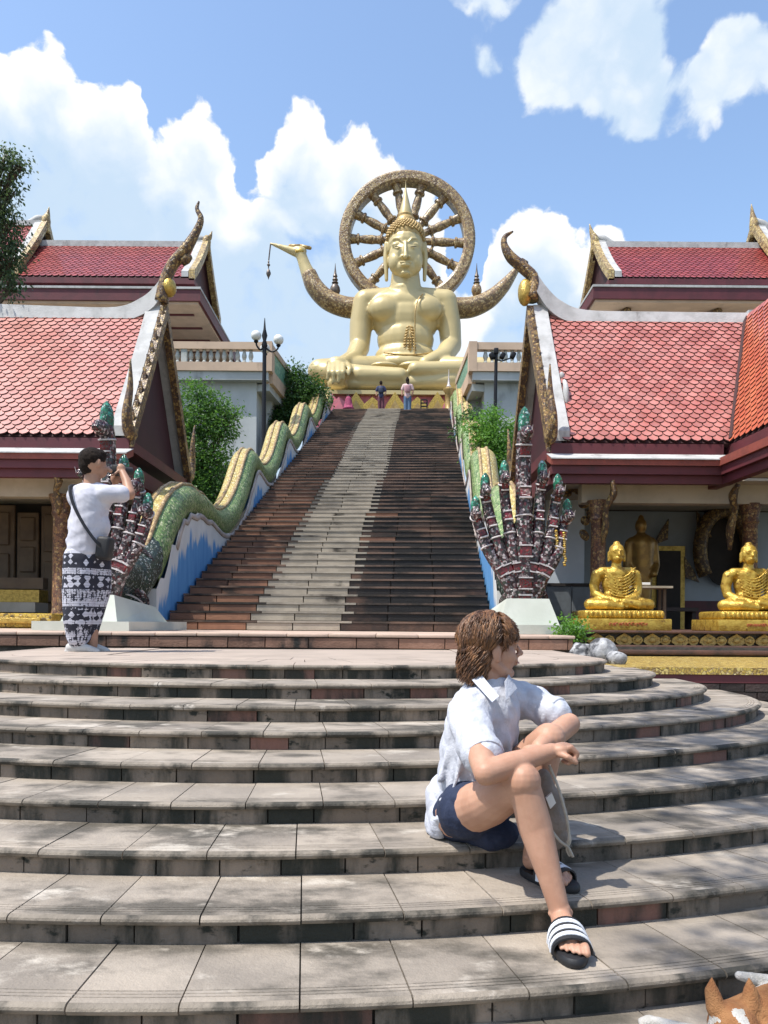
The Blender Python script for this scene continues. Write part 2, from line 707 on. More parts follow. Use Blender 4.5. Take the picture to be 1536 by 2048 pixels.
NST = 11
for i in range(NST):
    z = -i * EH
    k = float(i)
    t_l, t_r = (-math.pi - 1.5, 1.9) if i < 6 else (-math.pi - .4, .5)
    # body of the step, dark mortar between the tiles
    ins = .045 / ET
    mb = MB()
    fr = [lerp(t_l, t_r, q / 120) for q in range(121)]
    top = [ring(k - ins, t) for t in fr]
    mb.hexa([(p.x, p.y, z - EH - .05) for p in top], [(p.x, p.y, z - .020) for p in top])
    step = mb.build('step', m_core, stairs)
    # tread tiles with a rounded, grooved nosing
    back = k - 1 - .10 if i else k - 1.02
    e = 1 / ET
    zt = z - .0

    def prof(dz):
        g = .004
        q = [(k - .17 * e * .0 - .0, zt - .012)]
        pr = [(back, zt - .022), (k - .010 * e, zt - .030), (k - .002 * e, zt - .0275), (k + .004 * e, zt - .021), (k + .006 * e, zt - .014), (k + .003 * e, zt - .007), (k - .004 * e, zt - .002), (k - .014 * e, zt)]
        for gx in (.040, .058, .076):
            pr += [(k - gx * e, zt), (k - (gx + .0012) * e, zt - g), (k - (gx + .0038) * e, zt - g), (k - (gx + .005) * e, zt)]
        pr += [(back, zt)]
        return [(a, b + dz) for a, b in pr][::-1]
    prm = ring_params(k, .305, .05, t_l, t_r)
    for a, b in zip(prm[:-1], prm[1:]):
        gap = (b - a) * .008
        vs, fs = sector(k, k, a + gap, b - gap, prof(rnd.uniform(-.0012, .0012)), 4)
        o_ = MB().add(vs, fs).build('tread_tile', [m_tread if i else m_tread_far, m_nose], step, 28)
        np_ = len(vs) // 5
        o_.data.polygons.foreach_set('material_index', [1 if (q < 4 * np_ and np_ - 8 <= (q % np_) <= np_ - 2) else 0 for q in range(len(o_.data.polygons))])
    # riser tiles
    prm = ring_params(k, .27, .38, t_l, t_r)
    for a, b in zip(prm[:-1], prm[1:]):
        gap = (b - a) * .012
        o = rnd.uniform(-.003, .003)
        f0, f1 = k - (.020 + o) * e, k - .052 * e
        vs, fs = sector(k, k, a + gap, b - gap, [(f1, z - EH - .002), (f0, z - EH - .002), (f0, z - .0285), (f1, z - .0285)][::-1], 3)
        MB().add(vs, fs).build('riser_tile', m_riser_red if rnd.random() < .07 else m_riser, step)

# the landing behind the first nosing: two more rings of slabs, then the pavement
for kk in (-1.02, -2.0):
    prm = ring_params(kk, .33, .04, -math.pi - 1.5, 1.9)
    for a, b in zip(prm[:-1], prm[1:]):
        gap = (b - a) * .01
        o = rnd.uniform(-.0012, .0012)
        vs, fs = sector(0, 0, a + gap, b - gap, [(kk - .985, o), (kk - .012, o), (kk - .012, -.018), (kk - .985, -.018)], 3)
        MB().add(vs, fs).build('paving_slab', m_tread_far, stairs)

# paving rows in front of the upper terrace
landing = MB()
fr = [lerp(-math.pi - 1.5, 1.9, q / 60) for q in range(61)]
inner = [ring(-3.0, t) for t in fr]
landing = tag(MB().hexa([(p.x, p.y, -.3) for p in inner], [(p.x, p.y, -.006) for p in inner]).build('landing', m_tread_far), kind='structure')

# ------------------------------------------------------------------ upper terrace with its red-brown riser
TZ, TY = .15, 8.0
m_tert = M('terrace_riser_stone', (.20, .105, .068), (.27, .15, .10), 3.5, .7, bump=.35, bscale=50, rv=.3, stain=((.02, .018, .014), 2.2, (1.2, 1, .5), .48, .64))
m_ternose = M('terrace_nosing_stone', (.50, .37, .29), (.40, .30, .23), 2.5, .7, bump=.2, rv=.1, stain=((.14, .10, .08), 1.3, (1, 1, 1), .60, .72))
terrace = thing('upper_terrace', 'low terrace with red-brown stone riser below the long stairway', 'terrace', (-.8, TY, 0))
MB().b2(-9, 1.93, TY + .045, 14, -.9, TZ - .03).build('terrace_body', m_core, terrace)
x = -9.0
while x < 1.95:
    w = min(rnd.uniform(.36, .50), 1.97 - x)
    MB().cbox((x + w / 2, TY + .03 + rnd.uniform(-.003, .003), TZ / 2 - .02), (w - .008, .05, TZ - .045), .004, seg=1).build('riser_tile', m_tert, terrace)
    x += w
x = -9.0
while x < 1.95:
    w = min(rnd.uniform(.43, .50), 1.99 - x)
    for r_ in range(3):
        MB().cbox((x + w / 2, TY + .14 + r_ * .302, TZ - .016), (w - .006, .296, .034), .008, seg=2).build('paving_slab', m_ternose, terrace, 40)
    x += w
tag(MB().b2(-9, 1.90, TY + .90, 13.9, TZ - .03, TZ - .004).build('terrace_paving', m_ternose, terrace))

# ------------------------------------------------------------------ the long stairway
NS = 64
S0 = Vector((-.83, 11.0, TZ))
SD = Vector((.05, 1, 0)).normalized()
SP = Vector((SD.y, -SD.x, 0))
SW = 4.76
STOP = P(779, 822, 32.0).z
RUN, RISE = 21.0 / NS, (STOP - TZ) / NS
SLOPE = RISE / RUN


def S(lat, s, z=0.0, base=True):
    p = S0 + SP * lat + SD * s
    return Vector((p.x, p.y, (TZ if not base else TZ + s * SLOPE) + z))


m_sr = M('stair_riser_brown', (.26, .125, .070), (.17, .082, .05), 1.6, .6, bump=.3, bscale=40, rv=.30, stain=((.028, .018, .012), .85, (1, .8, 1.2), .50, .66))
m_srd = M('stair_riser_dark', (.085, .046, .030), (.13, .070, .045), 1.6, .6, bump=.3, bscale=40, rv=.34, stain=((.010, .008, .007), .8, (1, .8, 1.2), .36, .54))
m_srp = M('stair_riser_pale', (.38, .33, .26), (.29, .25, .195), 2.2, .65, bump=.3, bscale=40, rv=.14, stain=((.045, .036, .026), 1.0, (1, .8, 1.2), .55, .68))
m_st = M('stair_tread_stone', (.16, .10, .07), (.09, .06, .045), 2, .65, bump=.3, bscale=30, rv=.2, stain=((.02, .016, .012), .9, (1, 1, 1), .45, .6))
m_stp = M('stair_tread_pale', (.34, .30, .24), (.25, .22, .18), 2, .65, bump=.3, bscale=30, rv=.12, stain=((.05, .04, .03), .9, (1, 1, 1), .55, .7))
stairway = thing('long_stairway', 'long straight stairway of stained brown tiles with a pale middle strip', 'stairs', S0)
prof = [(0.05, -.6)]
for k in range(NS):
    prof += [(k * RUN + .05, TZ + k * RISE), (k * RUN + .05, TZ + (k + 1) * RISE - .035)]
prof += [(NS * RUN + 6, TZ + NS * RISE - .035), (NS * RUN + 6, -.6)]


def sxy(lat, s):
    p = S0 + SP * lat + SD * s
    return p.x, p.y


mb = MB()
for k in range(NS):
    a, b = k * RUN + .05, (k + 1) * RUN + .05 + (6 if k == NS - 1 else 0)
    z1 = TZ + (k + 1) * RISE - .035
    q = [(*sxy(-SW / 2, a), -.5), (*sxy(SW / 2, a), -.5), (*sxy(SW / 2, b), -.5), (*sxy(-SW / 2, b), -.5)]
    mb.hexa(q, [(x_, y_, z1) for x_, y_, _ in q])
mb.build('stair_core', m_core, stairway)
tiles = []
shift = 0.0
for k in range(NS):
    if k % 9 == 0:
        shift = rnd.uniform(-.18, .18)
    z0, z1 = TZ + k * RISE, TZ + (k + 1) * RISE
    # tread slabs, one for each paving strip of this stair
    cuts = [-SW / 2, -.95 + shift * .3, .42 + shift * .3, SW / 2]
    for q in range(3):
        a, b = cuts[q] + .004, cuts[q + 1] - .004
        c4 = [(*sxy(a, k * RUN - .014), z1 - .030), (*sxy(b, k * RUN - .014), z1 - .030), (*sxy(b, (k + 1) * RUN + .04), z1 - .032), (*sxy(a, (k + 1) * RUN + .04), z1 - .032)]
        MB().hexa(c4, [(x_, y_, z1) for x_, y_, _ in c4]).build('tread', m_stp if q == 1 else m_st, stairway)
    xs = [-SW / 2]
    w0 = SW / 7
    while xs[-1] < SW / 2 - .3:
        xs.append(min(-SW / 2 + len(xs) * w0 + shift + rnd.uniform(-.02, .02), SW / 2))
    xs[-1] = SW / 2
    for a, b in zip(xs[:-1], xs[1:]):
        mid = (a + b) / 2
        kind = 1 if (-.95 + shift * .3) < mid < (.50 + shift * .3) else (2 if mid > .5 else 0)
        tiles.append((k, a + .008, b - .008, z0 + .006, z1 - .036, kind))
mats = [m_sr, m_srp, m_srd]
rest = {0: MB(), 1: MB(), 2: MB()}
for n_, (k, a, b, z0, z1, kind) in enumerate(tiles):
    o = rnd.uniform(-.004, .004)
    c4 = [(*sxy(a, k * RUN - .003 + o), z0), (*sxy(b, k * RUN - .003 + o), z0), (*sxy(b, k * RUN + .06), z0), (*sxy(a, k * RUN + .06), z0)]
    t4 = [(x_, y_, z1) for x_, y_, _ in c4]
    if n_ < 298:
        MB().hexa(c4, t4).build('riser_tile', mats[kind], stairway)
    else:
        rest[kind].hexa(c4, t4)
for kind, q in rest.items():
    tag(q.build('far_riser_tiles', mats[kind], stairway), kind='stuff')

# hillside the stairway climbs, and the top platform
m_hill = M('hill_earth', (.045, .045, .025), (.03, .05, .018), .8, .95, bump=.6, bscale=5)
mb = MB()
NX, NY = 40, 40
vs = []
for j in range(NY + 1):
    for i in range(NX + 1):
        X = lerp(-60, 60, i / NX)
        Y = lerp(14.0, 60, j / NY)
        s = (Y - 11)
        h = min(max(s - 4.5, 0) * .36, 7.9)
        h = -.9 + h + (0 if abs(X) < 3 else .25 * noise.noise((X * .3, Y * .3, 0)))
        if abs(X + .3) < 4:
            h -= .5
        vs.append((X, Y, h))
fs = [(j * (NX + 1) + i, j * (NX + 1) + i + 1, (j + 1) * (NX + 1) + i + 1, (j + 1) * (NX + 1) + i) for j in range(NY) for i in range(NX)]
tag(MB().add(vs, fs).build('hill', m_hill, None, 180), kind='structure')


# ------------------------------------------------------------------ serpent balustrades on both sides of the stairway
def band_material(name):
    """scaly glazed skin: green on the stair side, yellow on the back"""
    m = mosaic(name, [((.15, .26, .075), 3), ((.22, .34, .11), 3), ((.32, .42, .17), 3), ((.44, .48, .25), 2), ((.09, .17, .05), 2)], 15.0, .3, bump=.55, stretch=(2.0, 2.0, 1.6), grout=(.05, .07, .03))
    return m


m_nagagreen = band_material('serpent_green_scales')
m_nagayel = mosaic('serpent_yellow_scales', [((.58, .46, .15), 3), ((.66, .56, .24), 3), ((.45, .33, .10), 2), ((.70, .64, .38), 1)], 15.0, .3, bump=.5, stretch=(2, 2, 1.6), grout=(.22, .16, .06))
m_nagatan = mosaic('serpent_tan_band', [((.42, .29, .13), 3), ((.52, .38, .19), 3), ((.33, .22, .10), 2)], 16.0, .35, bump=.4, grout=(.16, .10, .05))
m_dark = mosaic('dark_glass_mosaic', [((.028, .010, .012), 4), ((.09, .018, .022), 3), ((.42, .36, .36), 3), ((.05, .05, .05), 3), ((.03, .06, .045), 1), ((.20, .15, .15), 2)], 34.0, .16, bump=.6, grout=(.035, .03, .03))
m_red = mosaic('red_glass_panel', [((.16, .012, .018), 4), ((.09, .01, .012), 3), ((.24, .04, .04), 1)], 26.0, .12, bump=.5)
m_green = mosaic('green_glass_crest', [((.012, .16, .085), 4), ((.01, .085, .05), 3), ((.05, .30, .20), 2), ((.30, .45, .42), 1)], 30.0, .15, bump=.5)
m_chest = mosaic('green_chest_scales', [((.015, .035, .025), 4), ((.03, .06, .04), 3), ((.30, .33, .30), 2), ((.02, .05, .03), 3)], 44.0, .2, bump=.6)
m_silver = M('silver_white_trim', (.62, .58, .57), (.42, .38, .38), 30, .35, bump=.3, bscale=90)
m_plinth = M('white_plinth_paint', (.50, .52, .46), (.43, .45, .39), 1.5, .8, bump=.1, bscale=40, stain=((.30, .30, .25), 1.6, (1, 1, .5), .62, .80))
m_edge = M('wall_cap_stone', (.42, .36, .32), (.30, .25, .22), 4, .8, bump=.3, rv=.1, stain=((.16, .12, .10), 3, (1, 1, .6), .55, .75))


def water_wall():
    """white wall with ragged blue strokes rising from its foot"""
    m = bpy.data.materials.new('blue_white_wave_paint')
    m.use_nodes = True
    nt, N, L, b = nodes(m)
    b.inputs['Roughness'].default_value = .7
    uv = N('ShaderNodeUVMap').outputs[0]
    sep = N('ShaderNodeSeparateXYZ')
    L(uv, sep.inputs[0])

    def nz(sc, st):
        mp = N('ShaderNodeMapping')
        mp.inputs['Scale'].default_value = st
        L(uv, mp.inputs[0])
        n = N('ShaderNodeTexNoise')
        n.inputs['Scale'].default_value = sc
        n.inputs['Detail'].default_value = 5
        L(mp.outputs[0], n.inputs['Vector'])
        return n.outputs['Fac']
    a = N('ShaderNodeMath')
    a.operation = 'MULTIPLY_ADD'
    L(nz(4.5, (1, .22, 1)), a.inputs[0])
    a.inputs[1].default_value = -1.15
    L(sep.outputs[1], a.inputs[2])
    mr = N('ShaderNodeMapRange')
    mr.interpolation_type = 'SMOOTHSTEP'
    L(a.outputs[0], mr.inputs[0])
    mr.inputs[1].default_value = -.24
    mr.inputs[2].default_value = -.08
    c1 = N('ShaderNodeMix')
    c1.data_type = 'RGBA'
    L(nz(9, (1, .15, 1)), c1.inputs['Factor'])
    c1.inputs['A'].default_value = (.035, .16, .44, 1)
    c1.inputs['B'].default_value = (.16, .40, .66, 1)
    c2 = N('ShaderNodeMix')
    c2.data_type = 'RGBA'
    L(nz(3, (1, .6, 1)), c2.inputs['Factor'])
    c2.inputs['A'].default_value = (.74, .74, .72, 1)
    c2.inputs['B'].default_value = (.46, .47, .46, 1)
    mx = N('ShaderNodeMix')
    mx.data_type = 'RGBA'
    L(mr.outputs[0], mx.inputs['Factor'])
    L(c2.outputs['Result'], mx.inputs['A'])
    L(c1.outputs['Result'], mx.inputs['B'])
    L(mx.outputs['Result'], b.inputs['Base Color'])
    return m


m_wave = water_wall()


def naga(side, label, head_c, yaw, drop=0):
    """side -1 left of the stairway, +1 right"""
    lat = side * (SW / 2 + .34)
    root = thing('serpent_balustrade', label, 'balustrade', S(lat, -1.3, 0, False), 'serpent balustrades')
    root['group'] = 'serpent balustrades'
    W = 4.05
    pts = []
    L_ = 21.3
    n = 150
    for i in range(n + 1):
        s = lerp(2.5, L_, i / n)
        g = (s - 2.5) / (L_ - 2.5)
        amp, mean = lerp(.38, .30, g), lerp(.66, .58, g)
        ph = 2 * math.pi * (s - 2.5) / W
        pts.append(S(lat, s - .28 * math.sin(ph) * (1 - .3 * g), mean + amp * math.cos(ph)))
    low = [(-.10, .78), (.25, 1.08), (.72, 1.58), (1.25, 1.95), (1.9, 2.14)]
    pts = [S(lat, s, z, False) for s, z in low] + pts
    pts = smooth_path(pts, 260)
    rad = [.305 * lerp(1.0, .86, i / 260) * (1 if i > 8 else 1.04) for i in range(261)]
    # skin: two halves of the round body
    seg = 20
    for nm, mt, keep in (('green_skin', m_nagagreen, 0), ('yellow_back', m_nagayel, 1)):
        mb = MB()
        vs, fs = [], []
        u = Vector(SP) * -side        # towards the stair
        for i, p in enumerate(pts):
            t = (pts[min(i + 1, 260)] - pts[max(i - 1, 0)]).normalized()
            w = t.cross(u).normalized()
            if w.z < 0:
                w = -w
            a0, a1 = (-2.3, 1.18) if keep == 0 else (1.18, 3.98)
            for k in range(13):
                a = lerp(a0, a1, k / 12)
                vs.append(p + (u * math.cos(a) + w * math.sin(a)) * rad[i])
        for i in range(260):
            for k in range(12):
                q = (i * 13 + k, i * 13 + k + 1, (i + 1) * 13 + k + 1, (i + 1) * 13 + k)
                fs.append(q if side < 0 else q[::-1])
        mb.add(vs, fs).build(nm, mt, root, 180)
    # raised bands along the back
    for ang in (1.20, 1.78):
        mb = MB()
        path = []
        for i, p in enumerate(pts):
            t = (pts[min(i + 1, 260)] - pts[max(i - 1, 0)]).normalized()
            u = Vector(SP) * -side
            w = t.cross(u).normalized()
            if w.z < 0:
                w = -w
            path.append(p + (u * math.cos(ang) + w * math.sin(ang)) * (rad[i] + .004))
        mb.tube(path, .036, 8)
        mb.build('back_band', m_nagatan, root, 180)
    # wave wall between the stair and the body
    mb = MB()
    cap = MB()
    th = .13
    vs, fs, uvs = [], [], []
    m_ = 130
    for i in range(m_ + 1):
        s = lerp(-.15, L_, i / m_)
        best = min(pts, key=lambda p: abs((p - S0).dot(SD) - s) + (0 if (p - S0).dot(SD) > -.2 else 9))
        top = best.z - .20
        bot = (S(lat, s).z if s > 0 else TZ) - .25
        for lt in ((lat - th, lat + .31) if side < 0 else (lat - .31, lat + th)):
            x_, y_ = sxy(lt, s)
            vs += [(x_, y_, bot), (x_, y_, top)]
    for i in range(m_):
        a, b = i * 4, i * 4 + 4
        hA, hB = vs[a + 1][2] - vs[a][2], vs[b + 1][2] - vs[b][2]
        sA, sB = lerp(-.15, L_, i / m_), lerp(-.15, L_, (i + 1) / m_)
        fs.append((a, b, b + 1, a + 1))
        uvs.append(((sA, hA), (sB, hB), (sB, 0), (sA, 0)))
        fs.append((a + 2, a + 3, b + 3, b + 2))
        uvs.append(((sA, hA), (sA, 0), (sB, 0), (sB, hB)))
    fs.append((0, 1, 3, 2))
    uvs.append(((0, .8), (0, 0), (.26, 0), (.26, .8)))
    mb.add(vs, fs, uvs).build('wave_wall', m_wave, root)
    path = []
    for i in range(5, 121):
        s = lerp(-.15, L_ - .3, i / 120)
        best = min(pts, key=lambda p: abs((p - S0).dot(SD) - s))
        path.append(S(lat - side * .315, s, 0, False) * 1.0)
        path[-1].z = best.z - .24
    cap.tube(path, .05, 8, flat=.5)
    cap.build('wall_cap', m_edge, root, 180)

    # chest and the fan of seven hooded heads on its white plinth
    hx, hy = head_c
    Rz = Matrix.Rotation(yaw, 3, 'Z')

    def H(l, f, z):                      # l sideways (to the right), f forwards to the viewer, z height
        p = Rz @ Vector((l, -f, 0))
        return Vector((hx + p.x, hy + p.y, z))
    cc = S(lat, -.42, .70, False)
    tilt = Matrix.Rotation(R(-28), 3, 'X')
    ch = MB()
    ch.ell(cc, (.31, .40, .44), tilt, 24, 18)
    ch.limb([S(lat, .30, 1.16, False), S(lat, -.02, .90, False), cc], [.30, .33, .34])
    ch.limb([cc, H(0, -.16, .86), H(0, -.06, 1.10)], [.28, .20, .14])
    link('chest', sculpt(ch, .03, 4), m_chest, root, 180)
    for off, nrm_ in ((.30, Vector((0, .86, .50))), (-.30, Vector((0, .42, .91)))):
        # mosaic girdles round the upper and lower side of the chest
        t = nrm_.normalized()
        u = Vector((1, 0, 0))
        w = t.cross(u)
        sc = math.sqrt(max(1 - (off / .45) ** 2, .1))
        cpts = [cc + t * off + (u * math.cos(an) * .345 * sc + w * math.sin(an) * .45 * sc) for an in [2 * math.pi * k / 28 for k in range(28)]]
        band = MB().tube(cpts, .032, 6, closed=True, flat=2.4, up=t).build('chest_band', m_dark, root, 180)
        for dt in (-.080, .080):
            MB().tube([p + t * dt for p in cpts], .013, 5, closed=True).build('band_edge', m_silver, band, 180)
    tips = [(-.61, 1.62, -.34), (-.49, 1.91, -.24), (-.25, 2.07, -.12), (0, 2.62, 0), (.23, 2.08, .12), (.43, 1.91, .24), (.55, 1.60, .34)]
    for (tl, tz, rl) in tips[drop:]:
        tz += CZ
        mid = abs(tl) < .05
        rb = .098 if mid else .068
        path = smooth_path([H(rl * .30, .02, .48), H(rl * .62, .06, .80), H(lerp(rl, tl, .40), .05, lerp(.8, tz, .35)), H(lerp(rl, tl, .84), -.03, lerp(.8, tz, .68)),
                            H(tl, .02, tz - .26), H(tl * 1.0, .08, tz - .16)], 26)
        rd = interp([rb * 1.15, rb * 1.2, rb * 1.1, rb * .98, rb * .95, rb * .55], 26)
        neck = MB().tube(path, rd, 14).build('neck', m_dark, root, 180)
        # ladder of framed red panels on the front of each neck
        zz = 2 if mid else 7
        while zz < (22 if mid else 21):
            c = path[zz]
            t = (path[zz + 1] - path[zz - 1]).normalized()
            fwd = (Rz @ Vector((0, -1, 0)))
            fwd = (fwd - t * fwd.dot(t)).normalized()
            sd = t.cross(fwd)
            rot = Matrix((sd, fwd, t)).transposed()
            r0 = rd[zz]
            hh = (.115 if mid else .085)
            MB().cbox(c + fwd * (r0 - .012), (r0 * 1.25, .05, hh), .008, rot, 1).build('red_panel', m_red, neck)
            for dz in (-1, 1):
                MB().box(c + fwd * (r0 - .002) + t * dz * (hh / 2 + .012), (r0 * 1.45, .05, .016), rot).build('panel_frame', m_silver, neck)
            zz += (3 if zz < 8 else 5) if mid else 6
        for dt in (11, 19):
            t = (path[dt + 1] - path[dt - 1]).normalized()
            u = t.orthogonal().normalized()
            w = t.cross(u)
            MB().tube([path[dt] + (u * math.cos(2 * math.pi * k / 16) + w * math.sin(2 * math.pi * k / 16)) * (rd[dt] + .004) for k in range(16)], .011, 5, closed=True).build('neck_ring', m_silver, neck, 180)
        # face: jaw pointing to the viewer, fangs, then the green flame crest
        top = H(tl, .02, tz - .26)
        sc = 1.35 if mid else 1.0
        fw = Rz @ Vector((0, -1, 0))
        MB().ell(top + fw * .09 * sc + Vector((0, 0, .0)), (.062 * sc, .13 * sc, .075 * sc), Rz).ell(top + fw * .17 * sc + Vector((0, 0, -.02)), (.045 * sc, .07 * sc, .035 * sc), Rz).build('snake_face', m_dark, neck, 180)
        for dx in (-1, 1):
            MB().tube([top + fw * .2 * sc + (Rz @ Vector((dx * .03, 0, -.02))), top + fw * .24 * sc + (Rz @ Vector((dx * .035, 0, .06)))], [.008, .002], 6).build('fang', m_silver, neck)
        ch = .30 if mid else .18
        pr = [(.045 * sc, -.06), (.062 * sc, 0), (.066 * sc, ch * .35), (.056 * sc, ch * .7), (.03 * sc, ch * .95), (.006, ch * 1.06)]
        MB().lathe(pr, top + Vector((0, 0, .05)), 12, Rz, sx=.95, sy=1.1).build('flame_crest', m_green, neck, 180)
    # hood web behind the necks
    out = [H(l, -.10, z) for l, z in ((-.08, .55), (-.22, .95), (-.30, 1.30), (-.12, 1.5), (0, 1.7), (.12, 1.5), (.28, 1.30), (.20, .95), (.08, .55))]
    MB().prism(out, Rz @ Vector((0, .06, 0))).build('hood', m_dark, root)
    # plinth
    base = MB()
    b0 = [H(-.36, .42, TZ + .11), H(.36, .42, TZ + .11), H(.36, -1.0, TZ + .11), H(-.36, -1.0, TZ + .11)]
    b1 = [H(-.26, .30, .58), H(.26, .30, .58), H(.26, -.85, .46), H(-.26, -.85, .46)]
    base.hexa(b0, b1)
    pl = base.build('plinth', m_plinth, root)
    b0 = [H(-.62, .60, TZ), H(.60, .60, TZ), H(.60, -1.1, TZ), H(-.62, -1.1, TZ)]
    MB().hexa(b0, [p + Vector((0, 0, .11)) for p in b0]).build('base_slab', m_plinth, root)
    return root, H


nl, HL = naga(-1, 'green and yellow serpent balustrade on the left of the stairway, behind the standing man', (P(214, 1000, 9.6).x, 9.6), R(-8), 2)
nr, HR = naga(1, 'yellow-green serpent balustrade right of the stairway, its seven heads in full view', (P(1047, 1000, 9.7).x, 9.7), R(2))

# small notice with red lines on the left plinth
m_notice = M('notice_white', (.72, .70, .66), None)
m_nred = M('notice_red', (.55, .10, .06), None)
sg = thing('notice_board', 'small white notice with red lines on the left white plinth', 'sign', P(204, 1236, 9.22))
c = P(204, 1236, 9.22)
MB().box(c, (.21, .012, .115)).build('board', m_notice, sg)
for dz in (-.056, .056):
    MB().box(c + Vector((0, -.008, dz)), (.21, .006, .006)).build('border', m_nred, sg)
for dx in (-.103, .103):
    MB().box(c + Vector((dx, -.008, 0)), (.006, .006, .106)).build('border', m_nred, sg)
for k, dz in enumerate((.032, .008, -.016, -.036)):
    x0 = -.085
    while x0 < .085:
        w = rnd.uniform(.018, .04)
        MB().box(c + Vector((x0 + w / 2, -.008, dz)), (w, .004, .010)).build('red_writing', m_nred, sg)
        x0 += w + .008


# ------------------------------------------------------------------ pavilions beside the stairway
m_tile = M('glazed_roof_tile', (.40, .128, .10), (.47, .19, .155), 3, .36, bump=.05, bscale=30, rv=.14, spec=.6, coat=.2)
m_tile_o = M('glazed_roof_tile_orange', (.46, .10, .05), (.54, .15, .07), 3, .36, rv=.15, spec=.6, coat=.2)
m_tile_d = M('dark_red_roof_tile', (.26, .040, .035), (.34, .06, .05), 3, .34, rv=.16, spec=.6, coat=.2)
m_under = M('roof_underlay', (.045, .014, .014), None, rough=.8)
m_maroon = M('maroon_paint', (.115, .022, .028), (.085, .018, .022), 2, .55, bump=.1, stain=((.05, .02, .02), 2, (1, 1, .3), .6, .75))
m_maroon_d = M('maroon_gable', (.050, .012, .016), (.038, .010, .012), 2, .6)
m_rededge = M('red_eave_edge', (.26, .060, .040), (.20, .05, .035), 6, .6, bump=.2)
m_cream = M('cream_ceiling', (.52, .45, .36), (.42, .36, .28), 1.6, .8, stain=((.25, .20, .15), 1.8, (1, 1, 1), .62, .8))
m_white = M('white_stucco', (.48, .48, .47), (.37, .37, .36), 3, .8, bump=.3, bscale=40, stain=((.20, .19, .18), 3.5, (1, 1, .5), .56, .76))
m_carve = mosaic('gilt_carving', [((.28, .17, .06), 3), ((.16, .09, .04), 3), ((.40, .27, .10), 2), ((.10, .06, .035), 2)], 22, .4, bump=.8, grout=(.05, .03, .02))
m_gilt = M('bright_gilt', (.62, .42, .10), (.42, .27, .06), 18, .3, metal=.55, bump=.6, bscale=40)
m_pillar = mosaic('pillar_mosaic', [((.22, .10, .05), 3), ((.30, .16, .06), 3), ((.12, .05, .03), 3), ((.42, .28, .12), 1)], 30, .35, bump=.5, grout=(.05, .03, .02))
m_wallw = M('interior_white_wall', (.40, .44, .48), (.34, .37, .40), 1.2, .85)
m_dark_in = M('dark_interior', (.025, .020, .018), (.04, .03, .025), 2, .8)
m_brownwood = M('brown_panel', (.14, .09, .05), (.10, .062, .036), 3, .6, bump=.2)


def tile_mesh(w, h, t=.024):
    """one pointed fish-scale roof tile; x across, y up the slope, z outwards"""
    out = [(-w * .5, h * 1.25), (-w * .5, h * .12), (-w * .34, -h * .22), (0, -h * .48), (w * .34, -h * .22), (w * .5, h * .12), (w * .5, h * 1.25)]
    lift = .028
    n = len(out)
    vs = []
    for x_, y_ in out:
        z_ = lift * (1 - (y_ + h * .48) / (h * 1.73))
        vs.append((x_, y_, z_))
    for x_, y_ in out:
        z_ = lift * (1 - (y_ + h * .48) / (h * 1.73))
        vs.append((x_, y_, z_ + t))
    fs = [tuple(range(n)), tuple(range(n, 2 * n))[::-1]]
    for i in range(n):
        j = (i + 1) % n
        fs.append((i, n + i, n + j, j))
    return vs, fs


def roof(parent, A, B, C, D, pitch, rowh, mat, maxparts=300, under=m_under, inset=.0, tri=None, thick=.09):
    """A-B ridge left to right, D-C eave left to right, seen from outside"""
    A, B, C, D = map(Vector, (A, B, C, D))
    ux = (B - A).normalized()
    nrm = (D - A).cross(B - A).normalized()
    if nrm.z < 0:
        nrm = -nrm
    uy = nrm.cross(ux).normalized()
    if uy.z < 0:
        uy = -uy
    lo = [p - nrm * thick for p in (A, B, C, D)]
    MB().hexa(lo, [A, B, C, D]).build('roof_boarding', under, parent)
    ln = abs((D - A).dot(uy))
    rows = int(ln / rowh)
    vs, fs = tile_mesh(pitch * .90, rowh)
    me = MB().add(vs, fs).mesh('roof_tile')
    me.materials.append(mat)
    me.materials.append(under)
    for p_ in me.polygons:
        p_.material_index = 0 if p_.index == 1 else 1
    # outline in (x, y) for clipping
    poly = [((p - A).dot(ux), (p - A).dot(uy)) for p in (A, B, C, D)]

    def span(y):
        xs = []
        for i in range(4):
            (x0, y0), (x1, y1) = poly[i], poly[(i + 1) % 4]
            if (y0 - y) * (y1 - y) <= 0 and abs(y0 - y1) > 1e-6:
                xs.append(x0 + (x1 - x0) * (y - y0) / (y1 - y0))
        return (min(xs), max(xs)) if xs else (0, 0)
    rot = Matrix((ux, uy, nrm)).transposed()
    rest = MB()
    cnt = 0
    for r_ in range(rows):
        y = -ln + rowh * (r_ + .45)
        a, b = span(max(min(y, -1e-4), -ln + 1e-4))
        x_ = a + pitch * (.5 if r_ % 2 else 0)
        while x_ <= b + pitch * .1:
            p = A + ux * x_ + uy * y + nrm * .004
            jit = Matrix.Rotation(rnd.uniform(-.02, .02), 3, 'Z')
            if cnt < maxparts:
                o = bpy.data.objects.new('roof_tile', me)
                col.objects.link(o)
                o.matrix_basis = Matrix.Translation(p) @ (rot @ jit).to_4x4()
                adopt(o, parent)
            else:
                rest.add([p + rot @ (jit @ Vector(v)) for v in vs], fs)
            cnt += 1
            x_ += pitch
    if rest.v:
        o = tag(rest.build('upper_roof_tiles', mat, parent), kind='stuff')
        o.data.materials.append(under)
        o.data.polygons.foreach_set('material_index', [0 if q % len(fs) == 1 else 1 for q in range(len(o.data.polygons))])
    return ux, uy, nrm


